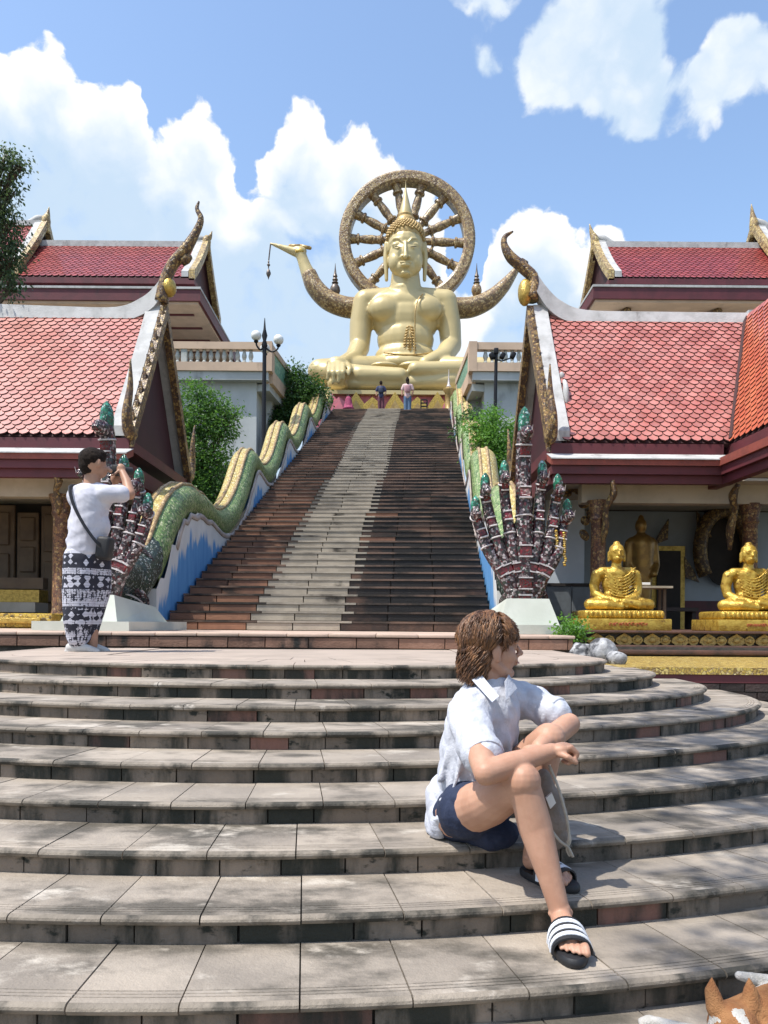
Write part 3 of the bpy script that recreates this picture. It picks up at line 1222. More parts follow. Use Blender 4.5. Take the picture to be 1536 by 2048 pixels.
def slope_strip(mb, a, b, wx, hz, n=12, sag=.0, dx=0.0):
    """beam from a (ridge) to b (eave) lying along a gable edge; concave by sag"""
    a, b = Vector(a), Vector(b)
    vs = []
    for i in range(n + 1):
        t = i / n
        p = a.lerp(b, t) + Vector((0, 0, -sag * math.sin(math.pi * t)))
        for (ox, oz) in ((-wx / 2, -hz / 2), (wx / 2, -hz / 2), (wx / 2, hz / 2), (-wx / 2, hz / 2)):
            vs.append(p + Vector((ox + dx, 0, oz)))
    fs = []
    for i in range(n):
        for k in range(4):
            l = (k + 1) % 4
            fs.append((i * 4 + k, i * 4 + l, (i + 1) * 4 + l, (i + 1) * 4 + k))
    fs += [(0, 1, 2, 3), tuple(n * 4 + k for k in range(4))[::-1]]
    mb.add(vs, fs)
    return mb


def gable_trim(root, g, ridge, eave_f, eave_b, horn, bulb, up_from, tipscale=1.0, inner=.14, sag=.10):
    """white coping, gilt bargeboards with fins, maroon gable, horn finial; g=-1 gable looks to -x"""
    rg, ef, eb = Vector(ridge), Vector(eave_f), Vector(eave_b)
    for e_, nm in ((ef, 'front'), (eb, 'rear')):
        cop = slope_strip(MB(), rg + Vector((-g * .10, 0, .10)), e_ + Vector((-g * .10, 0, .10)), .24, .16, sag=sag * .3).build('gable_coping', m_white, root, 40)
        brd = slope_strip(MB(), rg + Vector((g * .08, 0, .02)), e_ + Vector((g * .08, 0, .0)), .12, .30, sag=sag * .3).build('bargeboard', m_carve, root, 40)
        d = (e_ - rg)
        nf = 9
        for i in range(nf):
            t = (i + .7) / (nf + .4)
            p = rg + d * t + Vector((g * .08, 0, .12))
            dn = d.normalized()
            nn = Vector((0, -dn.z, dn.y))
            if nn.z < 0:
                nn = -nn
            MB().prism([p - dn * .05 + Vector((-.025, 0, 0)), p + dn * .09 + Vector((-.025, 0, 0)), p - dn * .09 + nn * .12 + Vector((-.025, 0, 0))], (.05, 0, 0)).build('flame_fin', m_carve, brd)
        # upturned tail at the foot of the board
        s_ = -1 if e_.y < rg.y else 1
        tail = smooth_path([e_ + Vector((g * .08, -s_ * .12, .08)), e_ + Vector((g * .08, s_ * .08, .10)), e_ + Vector((g * .09, s_ * .20, .34)), e_ + Vector((g * .12, s_ * .14, .75)), e_ + Vector((g * .14, s_ * .20, 1.15))], 18)
        MB().tube(tail, interp([.12, .13, .10, .065, .015], 18), 10, flat=.7).build('tail_finial', m_carve, root, 180)
    gx = rg.x - g * inner
    MB().prism([(gx, rg.y, rg.z - .12), (gx, ef.y + .1, ef.z - .12), (gx, eb.y - .1, eb.z - .12)], (-g * .1, 0, 0)).build('gable_panel', m_maroon_d, root)
    hp = smooth_path(horn[0], 30)
    MB().tube(hp, interp(horn[1], 30), 12, flat=.75).build('horn_finial', m_carve, root, 180)
    MB().ell(bulb[0], bulb[1]).build('gilt_bulb', m_gilt, root, 180)
    return gx


YE, YR, YB = 12.0, 13.8, 15.6


def pavilion(side):
    g = side * -1.0          # gable looks towards the stairway
    right = side > 0
    root = thing('roofed_pavilion', 'open pavilion with pink tiled roof and maroon eaves %s' % ('above the two golden seated statues' if right else 'behind the standing man'), 'pavilion',
                 (5.5 if right else -7, YR, 0), 'pavilions beside the stairway')
    if right:
        ridge = P(1068, 634, YR)
        ef = P(1112, 884, YE)
        xf = 8.6
    else:
        ridge = P(322, 630, YR)
        ef = P(248, 874, YE)
        xf = -9.0
    ridge.x = ef.x = (ridge.x + ef.x) / 2
    eb = Vector((ridge.x, YB, ef.z))
    roff = g * -.16
    # front and rear slopes
    xin = ridge.x + side * .18
    if right:
        A, B = Vector((xin, YR, ridge.z)), Vector((xf, YR, ridge.z))
        D, C = Vector((xin, YE, ef.z)), Vector((xf, YE, ef.z))
        # the valley where the side wing meets the slope
        v_top, v_bot = P(1492, 655, YR), P(1462, 885, YE)
        roof(root, A, Vector((v_top.x, YR, ridge.z)), Vector((v_bot.x, YE, ef.z)), D, .168, .103, m_tile)
    else:
        A, B = Vector((xf, YR, ridge.z)), Vector((xin, YR, ridge.z))
        D, C = Vector((xf, YE, ef.z)), Vector((xin, YE, ef.z))
        roof(root, A, B, C, D, .168, .103, m_tile)
    # rear slope, plain boarding (never seen from the stair)
    lo = [Vector((xin, YR, ridge.z - .01)), Vector((xf, YR, ridge.z - .01)), Vector((xf, YB, ef.z)), Vector((xin, YB, ef.z))]
    MB().hexa([p - Vector((0, 0, .09)) for p in lo], lo).build('rear_slope', m_under, root)
    # ridge cap sweeping up to the horn
    if right:
        sw = [P(1560, 634, YR), P(1300, 631, YR), P(1170, 628, YR), P(1120, 612, YR), P(1090, 585, YR), P(1068, 552, YR)]
        horn = ([P(1062, 600, YR), P(1068, 560, YR), P(1048, 537, YR), P(1022, 515, YR), P(1009, 492, YR), P(1010, 474, YR), P(1026, 463, YR)], [.17, .13, .13, .12, .085, .06, .02])
        bulb = (P(1050, 585, YR), (.13, .16, .24))
        crest = [P(1034, 532, YR), P(1046, 527, YR), P(1056, 526, YR)]
    else:
        sw = [P(-40, 614, YR), P(120, 620, YR), P(235, 622, YR), P(285, 606, YR), P(312, 585, YR), P(330, 560, YR)]
        horn = ([P(322, 606, YR), P(330, 565, YR), P(345, 530, YR), P(372, 498, YR), P(392, 465, YR), P(402, 438, YR), P(394, 418, YR), P(398, 403, YR)], [.17, .14, .13, .13, .09, .07, .05, .02])
        bulb = (P(338, 575, YR), (.13, .16, .17))
        crest = [P(362, 524, YR), P(374, 516, YR), P(384, 514, YR)]
    sp = smooth_path(sw, 30)
    for p in sp:
        p.y = YR
    hgt = interp([.10, .10, .11, .17, .22, .20], 30)
    mb = MB()
    vs = []
    for p, h in zip(sp, hgt):
        for (oy, oz) in ((-.14, -.34), (.14, -.34), (.09, h * .35), (-.09, h * .35)):
            vs.append((p.x, p.y + oy, max(p.z + oz * (1 if oz > 0 else .55 + h * 1.6), ridge.z - .12)))
    fs = []
    n = len(sp) - 1
    for i in range(n):
        for k in range(4):
            l = (k + 1) % 4
            fs.append((i * 4 + k, i * 4 + l, (i + 1) * 4 + l, (i + 1) * 4 + k))
    fs += [(0, 1, 2, 3), tuple(n * 4 + k for k in range(4))[::-1]]
    mb.add(vs, fs).build('ridge_cap', m_white, root, 40)
    MB().tube(crest, [.09, .10, .03], 8).build('horn_crest', m_carve, root, 180)
    gx = gable_trim(root, g, ridge + Vector((0, 0, .04)), ef, eb, horn, bulb, None)
    # eave: maroon board, white-topped red skirt, stepped fascia
    z0 = ef.z
    x_in = ef.x + g * .02
    far = P(1440, 900, YE).x if right else xf
    span_ = (min(x_in, far), max(x_in, far))
    MB().b2(span_[0] - .05, span_[1] + .05, YE - .02, YB + .02, z0 - .19, z0 - .02).build('eave_board', m_maroon, root)
    lip = [(YE - .34, z0 - .32), (YE - .02, z0 - .195), (YE - .02, z0 - .30), (YE - .34, z0 - .42)]
    mb = MB()
    mb.prism([(span_[0] - .12, y_, z_) for y_, z_ in lip], (span_[1] - span_[0] + .24, 0, 0))
    mb.build('eave_skirt', m_rededge, root)
    MB().prism([(span_[0] - .12, y_, z_) for y_, z_ in [(YE - .36, z0 - .318), (YE - .02, z0 - .185), (YE - .02, z0 - .194), (YE - .36, z0 - .335)]], (span_[1] - span_[0] + .24, 0, 0)).build('skirt_edge', m_white, root)
    for (dy, za, zb) in ((-.30, -.55, -.422), (-.24, -.68, -.552)):
        MB().b2(span_[0] - .10 + (.04 if dy > -.25 else 0), span_[1] + .10, YE + dy, YE + dy + .12, z0 + za, z0 + zb).build('fascia_board', m_maroon, root)
        MB().b2(*((span_[0] - .10, span_[0] + .02) if right else (span_[1] - .02, span_[1] + .10)), YE + dy + .121, YB, z0 + za, z0 + zb).build('fascia_board', m_maroon, root)
    # ceiling
    MB().b2(min(x_in, xf), max(x_in, xf), YE - .1, YB - .2, z0 - .60, z0 - .56).build('ceiling', m_cream, root)
    MB().b2(min(x_in + side * .5, xf), max(x_in + side * .5, xf), YE + .25, YE + .5, z0 - .90, z0 - .602).build('beam', m_cream, root)
    return root, ridge, ef, z0


pr, r_ridge, r_ef, rz0 = pavilion(1)
pl_, l_ridge, l_ef, lz0 = pavilion(-1)

# white crescent ornament on the right gable
cr = []
c0 = Vector((r_ridge.x + .28, 12.75, P(1070, 805, 12.9).z))
for k in range(21):
    a = lerp(R(80), R(330), k / 20)
    cr.append(c0 + Vector((0, math.cos(a) * .22, math.sin(a) * .30)))
MB().tube(cr, interp([.015, .05, .085, .10, .085, .05, .015], 20), 8, flat=.6).build('crescent_ornament', m_white, pr, 180)
MB().ell(c0 + Vector((0, .1, .42)), (.05, .06, .08)).build('crescent_ornament', m_white, pr, 180)

# side wing of the right pavilion coming towards the viewer
wing = thing('pavilion_wing', 'orange-tiled roof wing at the right edge with maroon fascia', 'pavilion', (7, 10, 2.5))
v_top, v_bot = P(1492, 655, YR), P(1462, 885, YE)
v_top.z, v_bot.z = r_ridge.z, r_ef.z
near_e = P(1536, 842, 9.4)
ex = v_bot.x
e_near = Vector((ex + .25, 7.6, r_ef.z))
r_near = Vector((v_top.x + .352, 7.6, r_ridge.z))
e_far = Vector((ex, YE, r_ef.z))
roof(wing, r_near, Vector((v_top.x, YR, r_ridge.z)), e_far, e_near, .168, .103, m_tile_o, 220)
MB().tube([v_top + Vector((0, -.02, .06)), v_bot + Vector((0, -.02, .06))], .05, 6).build('valley_strip', m_under, wing)
z0 = rz0
for (dx, za, zb, mt) in ((-.02, -.19, -.02, m_maroon), (-.34, -.42, -.30, m_rededge), (-.30, -.55, -.422, m_maroon), (-.24, -.68, -.552, m_maroon)):
    xx = P(1440, 900, YE).x + .02 + dx + .34
    q = [(xx, 7.6), (xx + .14, 7.6), (xx + .14 - .2, YE + .3), (xx - .2, YE + .3)]
    MB().hexa([(a, b, z0 + za) for a, b in q], [(a, b, z0 + zb) for a, b in q]).build('fascia_board', mt, wing)
MB().b2(5.25, 9, 7.6, YE - .36, z0 - .60, z0 - .56).build('ceiling', m_cream, wing)
MB().b2(P(1490, 900, YR).x, P(1490, 900, YR).x + 3, YR - .1, YR + .1, r_ridge.z - .1, r_ridge.z + .12).build('ridge_cap', m_white, wing)

# ---- rooms under the roofs
def pillar(parent, x, y, zb, zt, r=.12):
    MB().lathe([(r * 1.5, 0), (r * 1.5, .12), (r * 1.15, .2), (r, .3), (r * .95, zt - zb - .35), (r * 1.15, zt - zb - .3), (r * 1.0, zt - zb - .22), (r * 1.45, zt - zb - .02), (r * 1.45, zt - zb)], (x, y, zb), 16).build('pillar', m_pillar, parent, 35)


def bracket(parent, x, y, zt, dirx, dy=-.45, h=.85):
    """carved serpent bracket leaning out under the eave"""
    p = smooth_path([(x, y, zt - h), (x + dirx * .04, y + dy * .25, zt - h * .7), (x + dirx * .02, y + dy * .5, zt - h * .42), (x + dirx * .10, y + dy * .8, zt - h * .2), (x + dirx * .05, y + dy, zt - .02)], 16)
    MB().tube(p, interp([.05, .10, .07, .10, .05], 16), 8, flat=.6).build('eave_bracket', m_carve, parent, 180)


FZ = .15
for (px, Y) in ((1196, 12.2), (1500, 12.4)):
    q = P(px, 1100, Y)
    pillar(pr, q.x, Y, FZ, rz0 - .88)
    bracket(pr, q.x + (.03 if px < 1300 else -.35), Y - .05, rz0 - .62, -1 if px > 1300 else 1, -.4, 1.0)
for px in (122, -60):
    q = P(px, 1100, 12.2)
    pillar(pl_, q.x, 12.2, FZ, lz0 - .88, .13)
    bracket(pl_, q.x, 12.1, lz0 - .6, 1, -.3, .6)
# right: floor, rear wall, maroon frieze, arch, door, panels
bx0 = P(1090, 1100, 15).x
MB().b2(r_ef.x + .15, 9, YE - .2, YB, -.4, FZ - .003).build('floor', m_core, pr)
MB().b2(bx0 - .4, 9, 15.2, 15.35, FZ, rz0 - .58).build('rear_wall', m_wallw, pr)
MB().b2(bx0 + .9, 9, 15.05, 15.19, P(1200, 1010, 15).z, rz0 - .60).build('maroon_frieze', m_maroon, pr)
MB().b2(bx0 + .95, 9, 15.07, 15.18, FZ, P(1200, 1200, 15).z).build('maroon_dado', m_maroon, pr)
w0 = P(1092, 1172, 13.6)
for k in range(3):
    MB().cbox((w0.x + .22 + k * .46, 13.6, (FZ + w0.z) / 2), (.45, .05, w0.z - FZ), .01, seg=1).build('grey_panel', M('grey_screen', (.16, .18, .19), (.12, .13, .14), 3, .5) if k == 0 else bpy.data.materials['grey_screen'], pr)
MB().b2(w0.x - .05, w0.x + 1.4, 13.55, 13.66, w0.z, w0.z + .05).build('panel_rail', m_dark_in, pr)
MB().b2(w0.x + .05, w0.x + .75, 13.9, 13.95, w0.z, P(1150, 985, 13.9).z).build('skylit_white_wall', M('wall_painted_skylight', (.66, .72, .78), (.60, .66, .72), 2, .7), pr)  # piece of white wall; the skylight on it is put into the pale blue
# gilt hanging screen carved like foliage
leafy = []
for k in range(46):
    u_, v_ = rnd.random(), rnd.random()
    px, py = lerp(1118, 1206, u_), lerp(955, 1105, v_ ** 1.3)
    if v_ > .35 and u_ < .55:
        continue
    p = P(px, py, 12.75)
    MB().ell(p, (.06 + rnd.random() * .05, .03, .05 + rnd.random() * .06), Matrix.Rotation(rnd.uniform(-1, 1), 3, 'Y'), 8, 5).build('carved_leaf', m_carve, pr, 180)
# door with yellow frame in the rear wall
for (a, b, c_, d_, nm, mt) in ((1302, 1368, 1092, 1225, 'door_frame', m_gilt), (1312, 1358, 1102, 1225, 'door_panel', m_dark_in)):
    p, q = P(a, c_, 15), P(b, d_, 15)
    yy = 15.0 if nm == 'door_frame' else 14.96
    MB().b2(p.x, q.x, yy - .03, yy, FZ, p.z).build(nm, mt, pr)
# flame ornaments on the rear wall
for (x0, y0, sgn) in ((1318, 1090, 1), (1410, 1075, -1), (1385, 1165, -1)):
    pts = [P(x0 - 12 * sgn, y0, 15), P(x0 + 16 * sgn, y0 - 10, 15), P(x0 + 18 * sgn, y0 - 52, 15), P(x0 + 2 * sgn, y0 - 28, 15)]
    MB().prism([p + Vector((0, -.05, 0)) for p in pts], (0, .06, 0)).build('flame_ornament', m_carve, pr)
arch = [P(1448 + 48 * math.cos(a), 1100 - 78 * math.sin(a), 14.9) for a in [lerp(R(-40), R(220), k / 20) for k in range(21)]]
MB().tube(arch, .14, 8).build('arch_surround', m_carve, pr, 180)
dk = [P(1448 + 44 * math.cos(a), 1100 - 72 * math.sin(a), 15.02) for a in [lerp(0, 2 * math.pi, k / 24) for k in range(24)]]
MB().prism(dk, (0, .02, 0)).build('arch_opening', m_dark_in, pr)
# left: floor, rear wall with door panels, yellow base
MB().b2(-9, l_ef.x - .15, YE - .2, YB, -.4, FZ - .003).build('floor', m_core, pl_)
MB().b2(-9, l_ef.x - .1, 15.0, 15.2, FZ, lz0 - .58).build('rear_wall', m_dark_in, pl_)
for (a, b, c_, d_) in ((36, 78, 1025, 1160), (84, 130, 1012, 1230), (-30, 30, 1010, 1200)):
    p, q = P(a, c_, 14.6), P(b, d_, 14.6)
    dr = MB().cbox(((p.x + q.x) / 2, 14.6, (p.z + q.z) / 2), (q.x - p.x, .07, p.z - q.z), .015, seg=1).build('door_leaf', m_brownwood, pl_)
    MB().cbox(((p.x + q.x) / 2, 14.55, lerp(p.z, q.z, .25)), ((q.x - p.x) * .7, .05, (p.z - q.z) * .35), .02, seg=1).build('door_field', m_brownwood, dr)
    MB().cbox(((p.x + q.x) / 2, 14.55, lerp(p.z, q.z, .7)), ((q.x - p.x) * .7, .05, (p.z - q.z) * .38), .02, seg=1).build('door_field', m_brownwood, dr)
for k, (a, b, mt) in enumerate(((1155, 1178, m_brownwood), (1180, 1205, m_gilt), (1205, 1225, m_cream))):
    p, q = P(0, a, 13.2), P(86, b, 13.2)
    MB().b2(-8.5, q.x, 13.2 - k * .15, 13.4, q.z, p.z).build('altar_step', mt, pl_)
ybm = mosaic('yellow_painted_base', [((.55, .38, .06), 4), ((.45, .28, .04), 3), ((.12, .08, .02), 1)], 20, .4, bump=.5, grout=(.25, .16, .03))
p, q = P(0, 1226, 11.3), P(104, 1252, 11.3)
yb = thing('yellow_plinth', 'low yellow painted plinth at the left edge behind the standing man', 'plinth', (-5.3, 11.4, FZ))
MB().cbox(((-8 + q.x) / 2, 11.6, (FZ + p.z) / 2), (q.x + 8, .6, p.z - FZ), .04).build('plinth_block', ybm, yb, 40)
MB().cbox(((-8 + q.x) / 2, 11.27, (FZ + p.z) / 2), (q.x + 7.7, .05, (p.z - FZ) * .4), .015).build('plinth_moulding', m_gilt, yb, 40)


# ------------------------------------------------------------------ white terraces with balustrades at the head of the stairway
m_peach = M('peach_paint', (.56, .41, .29), (.48, .35, .25), 1.5, .75, bump=.12, stain=((.30, .22, .16), 1.6, (1, 1, .4), .6, .78))
m_oldwhite = M('stained_white_wall', (.47, .49, .48), (.39, .41, .40), .8, .85, bump=.2, bscale=10,
               stain=((.17, .17, .16), .9, (1, 1, .45), .57, .75), stain2=((.07, .07, .065), 2.2, (1.2, 1, .25), .68, .80))
m_balu = M('grey_baluster', (.46, .47, .44), (.34, .36, .33), 5, .8, stain=((.15, .15, .14), 5, (1, 1, .5), .58, .72))
m_greenpanel = mosaic('green_parapet_panel', [((.16, .34, .23), 3), ((.24, .42, .29), 3), ((.12, .25, .18), 2)], 10, .5, bump=.3, grout=(.12, .22, .16))
m_stone = M('dark_stone_base', (.07, .065, .055), (.035, .033, .028), 3, .9, bump=.5, bscale=12)
YT = 27.0
ZF = P(768, 742, YT).z


def terrace_block(side, label, px0, px1, far_px, far_y, Yf, nb):
    a, b = P(px0, 742, YT), P(px1, 742, YT)
    inner = b if side < 0 else a
    root = thing('white_terrace', label, 'terrace wall', ((a.x + b.x) / 2, YT, 5), 'white terraces at the stair head')
    zr = P(px1 if side < 0 else px0, 684, YT).z
    zf = P(px1 if side < 0 else px0, 742, YT).z
    xo = -22 if side < 0 else 22
    x0, x1 = (xo, inner.x) if side < 0 else (inner.x, xo)
    MB().b2(x0, x1, YT, YT + .28, zr - .25, zr).build('top_rail', m_peach, root)
    MB().b2(x0, x1, YT - .02, YT + .30, zf, zf + .30).build('bottom_band', m_peach, root)
    MB().b2(x0, x1, YT + .05, YT + 7, zf - .30, zf - .004).build('floor_slab', m_oldwhite, root)
    # wall below, set back a little
    inset = .45
    w0, w1 = (x0, x1 - inset) if side < 0 else (x0 + inset, x1)
    MB().b2(w0, w1, YT + .35, YT + 5.5, -1.5, zf - .30).build('wall', m_oldwhite, root)
    q = [(w1 if side < 0 else w0), YT + .5]
    # flaring bracket slab under the overhang
    bx = inner.x
    pts = [(w1 if side < 0 else w0, zf - .30), (bx, zf - .30), (w1 if side < 0 else w0, zf - 2.1)]
    MB().prism([(x_, YT + 1.6, z_) for x_, z_ in pts], (0, 2.2, 0)).build('bracket_slab', m_oldwhite, root)
    MB().b2(w0 - .05, w1 + .05, YT + .2, YT + 5.6, -1.5, zf - 3.35).build('stone_footing', m_stone, root)
    # balusters
    ua, ub = (inner.x - 6.5, inner.x - .35) if side < 0 else (inner.x + .45, inner.x + 3.2)
    h = zr - .25 - (zf + .30)
    prof = [(.075, 0), (.075, .06), (.045, .10), (.085, .22), (.085, .28), (.04, .46), (.05, .50), (.075, .54), (.075, h)]
    n = int((ub - ua) / .235)
    me = None
    for k in range(n):
        if side < 0 and k % 11 == 4:
            MB().b2(ua + k * .235 - .09, ua + k * .235 + .11, YT + .03, YT + .25, zf + .302, zr - .252).build('rail_post', m_balu, root)
            continue
        if me is None:
            me = MB().lathe(prof, (0, 0, 0), 10).mesh('baluster')
        o = link('baluster', me, m_balu, None, 0)
        o.location = (ua + k * .235, YT + .14, zf + .30)
        adopt(o, root)
    MB().b2(inner.x - .14, inner.x + .14, YT - .03, YT + .31, zf - .004, zr + .02).build('corner_post', m_peach, root)
    # parapet running back towards the statue
    e = P(far_px, far_y, Yf)
    e0 = Vector((inner.x, YT + .3, 0))
    e1 = Vector((e.x, Yf, 0))
    d = (e1 - e0).normalized()
    p = Vector((d.y, -d.x, 0)) * .12

    def slab(za, zb, off, nm, mt, sh=0.0, parent=root):
        c = [e0 + d * sh - p * off, e0 + d * sh + p * off, e1 - d * sh + p * off, e1 - d * sh - p * off]
        return MB().hexa([(v.x, v.y, za) for v in c], [(v.x, v.y, zb) for v in c]).build(nm, mt, parent)
    slab(zr - .22, zr, 1.15, 'parapet_rail', m_peach)
    slab(zf - .35, zf + .12, 1.1, 'parapet_base', m_peach)
    slab(zf + .121, zr - .221, .8, 'parapet_panel', m_greenpanel, .25)
    for sh in (0, (e1 - e0).length - .28):
        c = [e0 + d * sh - p, e0 + d * sh + p, e0 + d * (sh + .28) + p, e0 + d * (sh + .28) - p]
        MB().hexa([(v.x, v.y, zf + .122) for v in c], [(v.x, v.y, zr - .222) for v in c]).build('parapet_post', m_peach, root)
    # slab of the overhang beneath the parapet
    c = [Vector((w1 if side < 0 else w0, YT + .4, 0)), e0, e1, Vector((w1 if side < 0 else w0, Yf, 0))]
    MB().hexa([(v.x, v.y, zf - .60) for v in c], [(v.x, v.y, zf - .352) for v in c]).build('overhang_slab', m_oldwhite, root)
    return root


terrace_block(-1, 'stained white terrace wall with peach balustrade left of the stair head', 340, 536, 577, 745, 30.2, 13)
terrace_block(1, 'white terrace wall with peach balustrade right of the stair head', 946, 1040, 917, 812, 31.2, 5)


# ------------------------------------------------------------------ temple halls behind the pavilions
def hall(side):
    left = side < 0
    Y = 29.0
    K = 1.318
    root = thing('temple_hall', 'tall temple hall with dark red tiled roof behind the %s pavilion' % ('left' if left else 'right'), 'temple', (side * 13, Y + 4, 9), 'temple halls behind the pavilions')
    g = 1 if left else -1
    dr = 2.3                                   # half depth of the main roof
    e_px = 384 if left else 1222
    e_in = P(e_px, 556, Y)
    z_e = e_in.z
    z_r = P(e_px, 493, Y + dr).z
    gx = e_in.x
    xo = P(-260, 556, Y).x if left else P(1800, 556, Y).x
    xa, xb = min(gx, xo), max(gx, xo)
    roof(root, (xa, Y + dr, z_r), (xb, Y + dr, z_r), (xb, Y, z_e), (xa, Y, z_e), .24, .16, m_tile_d, 0)
    MB().hexa([(xa, Y + dr, z_r - .1), (xb, Y + dr, z_r - .1), (xb, Y + 2 * dr, z_e - .1), (xa, Y + 2 * dr, z_e - .1)], [(xa, Y + dr, z_r), (xb, Y + dr, z_r), (xb, Y + 2 * dr, z_e), (xa, Y + 2 * dr, z_e)]).build('rear_slope', m_under, root)
    MB().b2(xa, xb, Y + dr - .16, Y + dr + .16, z_r - .1, z_r + .14).build('ridge_cap', m_white, root)
    MB().b2(xa - .1, xb + .1, Y - .05, Y + 2 * dr + .1, z_e - .24, z_e - .03).build('eave_board', m_maroon, root)
    # lower skirt with a deep overhang
    c = P(401, 576, Y - .5) if left else P(1186, 571, Y - .5)
    cx, zc = c.x, c.z
    sk0, sk1 = (xa, cx) if left else (cx, xb)
    MB().b2(sk0, sk1, Y - .5, Y + 9, zc - .03, zc + .05).build('skirt_roof', m_white, root)
    MB().b2(sk0 + .02, sk1 - .02, Y - .46, Y + 9, zc - .46, zc - .034).build('skirt_fascia', m_maroon, root)
    MB().b2(sk0 + .12, sk1 - .12, Y - .38, Y + 8.9, zc - .56, zc - .462).build('soffit', m_peach, root)
    for k_ in range(6):
        yy = Y + .5 + k_ * 1.35
        MB().b2(*((cx - 3.2, cx - .5) if left else (cx + .5, cx + 3.2)), yy, yy + .14, zc - .60, zc - .561).build('soffit_batten', m_maroon, root)
    wx = (xa, cx - 2.2) if left else (cx + 1.5, xb)
    MB().b2(*wx, Y + 1.2, Y + 8, 5, zc - .562).build('wall', m_peach, root)
    for px in ((165, 60) if left else (1240, 1418)):
        b = P(px, 600, Y + .8)
        p = smooth_path([(b.x, Y + 1.15, zc - 1.5), (b.x + .16, Y + .7, zc - 1.2), (b.x - .13, Y + .5, zc - .9), (b.x + .13, Y + .1, zc - .58)], 12)
        MB().tube(p, interp([.08, .18, .21, .13], 12), 8).build('eave_bracket', m_carve, root, 180)

    def gable(gx_, yr, zr_, yf, yb, zf_, tip):
        rg, ef, eb = Vector((gx_, yr, zr_)), Vector((gx_, yf, zf_)), Vector((gx_, yb, zf_))
        for e_ in (ef, eb):
            slope_strip(MB(), rg + Vector((0, 0, .16)), e_ + Vector((0, 0, .10)), .22, .40, sag=.14).build('bargeboard', m_goldboard, root, 40)
            slope_strip(MB(), rg + Vector((-g * .26, 0, .20)), e_ + Vector((-g * .26, 0, .14)), .26, .22, sag=.14).build('gable_coping', m_white, root, 40)
        MB().prism([(gx_ - g * .2, yr, zr_ + .1), (gx_ - g * .2, yf + .1, zf_), (gx_ - g * .2, yb - .1, zf_)], (-g * .1, 0, 0)).build('gable_panel', m_maroon_d, root)
        hn = smooth_path([rg + Vector((0, 0, -.25)), rg + Vector((g * .01, 0, .25)), rg.lerp(tip, .62), tip], 16)
        MB().tube(hn, interp([.20, .22, .11, .015], 16), 8, flat=.8).build('horn_finial', m_goldboard, root, 180)
        sw = smooth_path([rg + Vector((-g * 1.5, 0, .02)), rg + Vector((-g * .8, 0, .06)), rg + Vector((-g * .32, 0, .30)), rg.lerp(tip, .5) + Vector((-g * .06, 0, 0))], 14)
        MB().tube(sw, interp([.10, .15, .17, .03], 14), 8, flat=.8).build('ridge_sweep', m_white, root, 180)
    tip = P(392, 462, Y + dr) if left else P(1190, 448, Y + dr)
    gable(gx, Y + dr, z_r, Y - .05, Y + 2 * dr + .05, z_e, Vector((gx + g * .22, Y + dr, tip.z)))
    # raised middle tier
    Y2 = Y + .3
    if left:
        tip, foot, far = P(101, 414, Y2 + 2.4), P(48, 532, Y2), -24
        gx2 = P(92, 460, Y2 + 2.4).x
        zt = P(60, 452, Y2 + 2.4).z
    else:
        tip, foot, far = P(1497, 408, Y2 + 2.4), P(1548, 528, Y2), 30
        gx2 = P(1508, 460, Y2 + 2.4).x
        zt = P(1536, 462, Y2 + 2.4).z
    zf2 = foot.z - .3
    roof(root, (min(gx2, far), Y2 + 2.4, zt), (max(gx2, far), Y2 + 2.4, zt), (max(gx2, far), Y2 - .2, zf2), (min(gx2, far), Y2 - .2, zf2), .24, .16, m_tile_d, 0)
    MB().b2(min(gx2, far), max(gx2, far), Y2 + 2.24, Y2 + 2.56, zt - .05, zt + .16).build('ridge_cap', m_white, root)
    gable(gx2, Y2 + 2.4, zt, Y2 - .2, Y2 + 5.0, zf2, Vector((gx2 + g * .12, Y2 + 2.4, tip.z)))
    return root


m_goldboard = mosaic('gilded_board', [((.46, .33, .12), 3), ((.36, .25, .10), 3), ((.56, .44, .20), 2), ((.24, .16, .07), 1)], 9, .4, bump=.6, grout=(.16, .10, .05))
hall(-1)
hall(1)

# ------------------------------------------------------------------ lamp posts
m_iron = M('black_iron', (.018, .018, .020), None, rough=.45, metal=.6)
m_globe = M('frosted_globe', (.80, .79, .74), (.72, .71, .66), 6, .3, spec=.6)


def lamp_left():
    Y = 24.0
    c = P(529, 700, Y)
    root = thing('street_lamp', 'black lamp post with white globes in front of the left balustrade', 'lamp', (c.x, Y, P(529, 900, Y).z))
    MB().tube([(c.x, Y, P(529, 960, Y).z), (c.x, Y, P(529, 690, Y).z)], [.075, .06], 10).build('post', m_iron, root, 40)
    MB().lathe([(.06, 0), (.10, .1), (.05, .25), (.09, .4), (.04, .6), (.01, .95)], (c.x, Y, P(529, 697, Y).z), 10).build('post_finial', m_iron, root, 40)
    for k in range(3):
        an = [math.pi * 1.02, -.05, math.pi * .55][k]
        r_ = [.26, .44, .2][k]
        dx, dy = math.cos(an), math.sin(an)
        b = Vector((c.x, Y, P(529, 694, Y).z))
        gz = P(529, [672, 680, 690][k], Y).z
        e = b + Vector((dx * r_, dy * r_ * 1.6, 0))
        e.z = gz - .2
        arm = smooth_path([b, b.lerp(e, .5) + Vector((0, 0, -.16)), b.lerp(e, .9) + Vector((0, 0, -.1)), e], 12)
        a_ = MB().tube(arm, .028, 6).build('lamp_arm', m_iron, root, 180)
        MB().lathe([(.05, 0), (.075, .04), (.05, .09)], e - Vector((0, 0, .02)), 10).build('globe_holder', m_iron, a_)
        MB().ell(e + Vector((0, 0, .2)), .158, seg=18, rings=12).build('globe', m_globe, a_, 180)
    return root


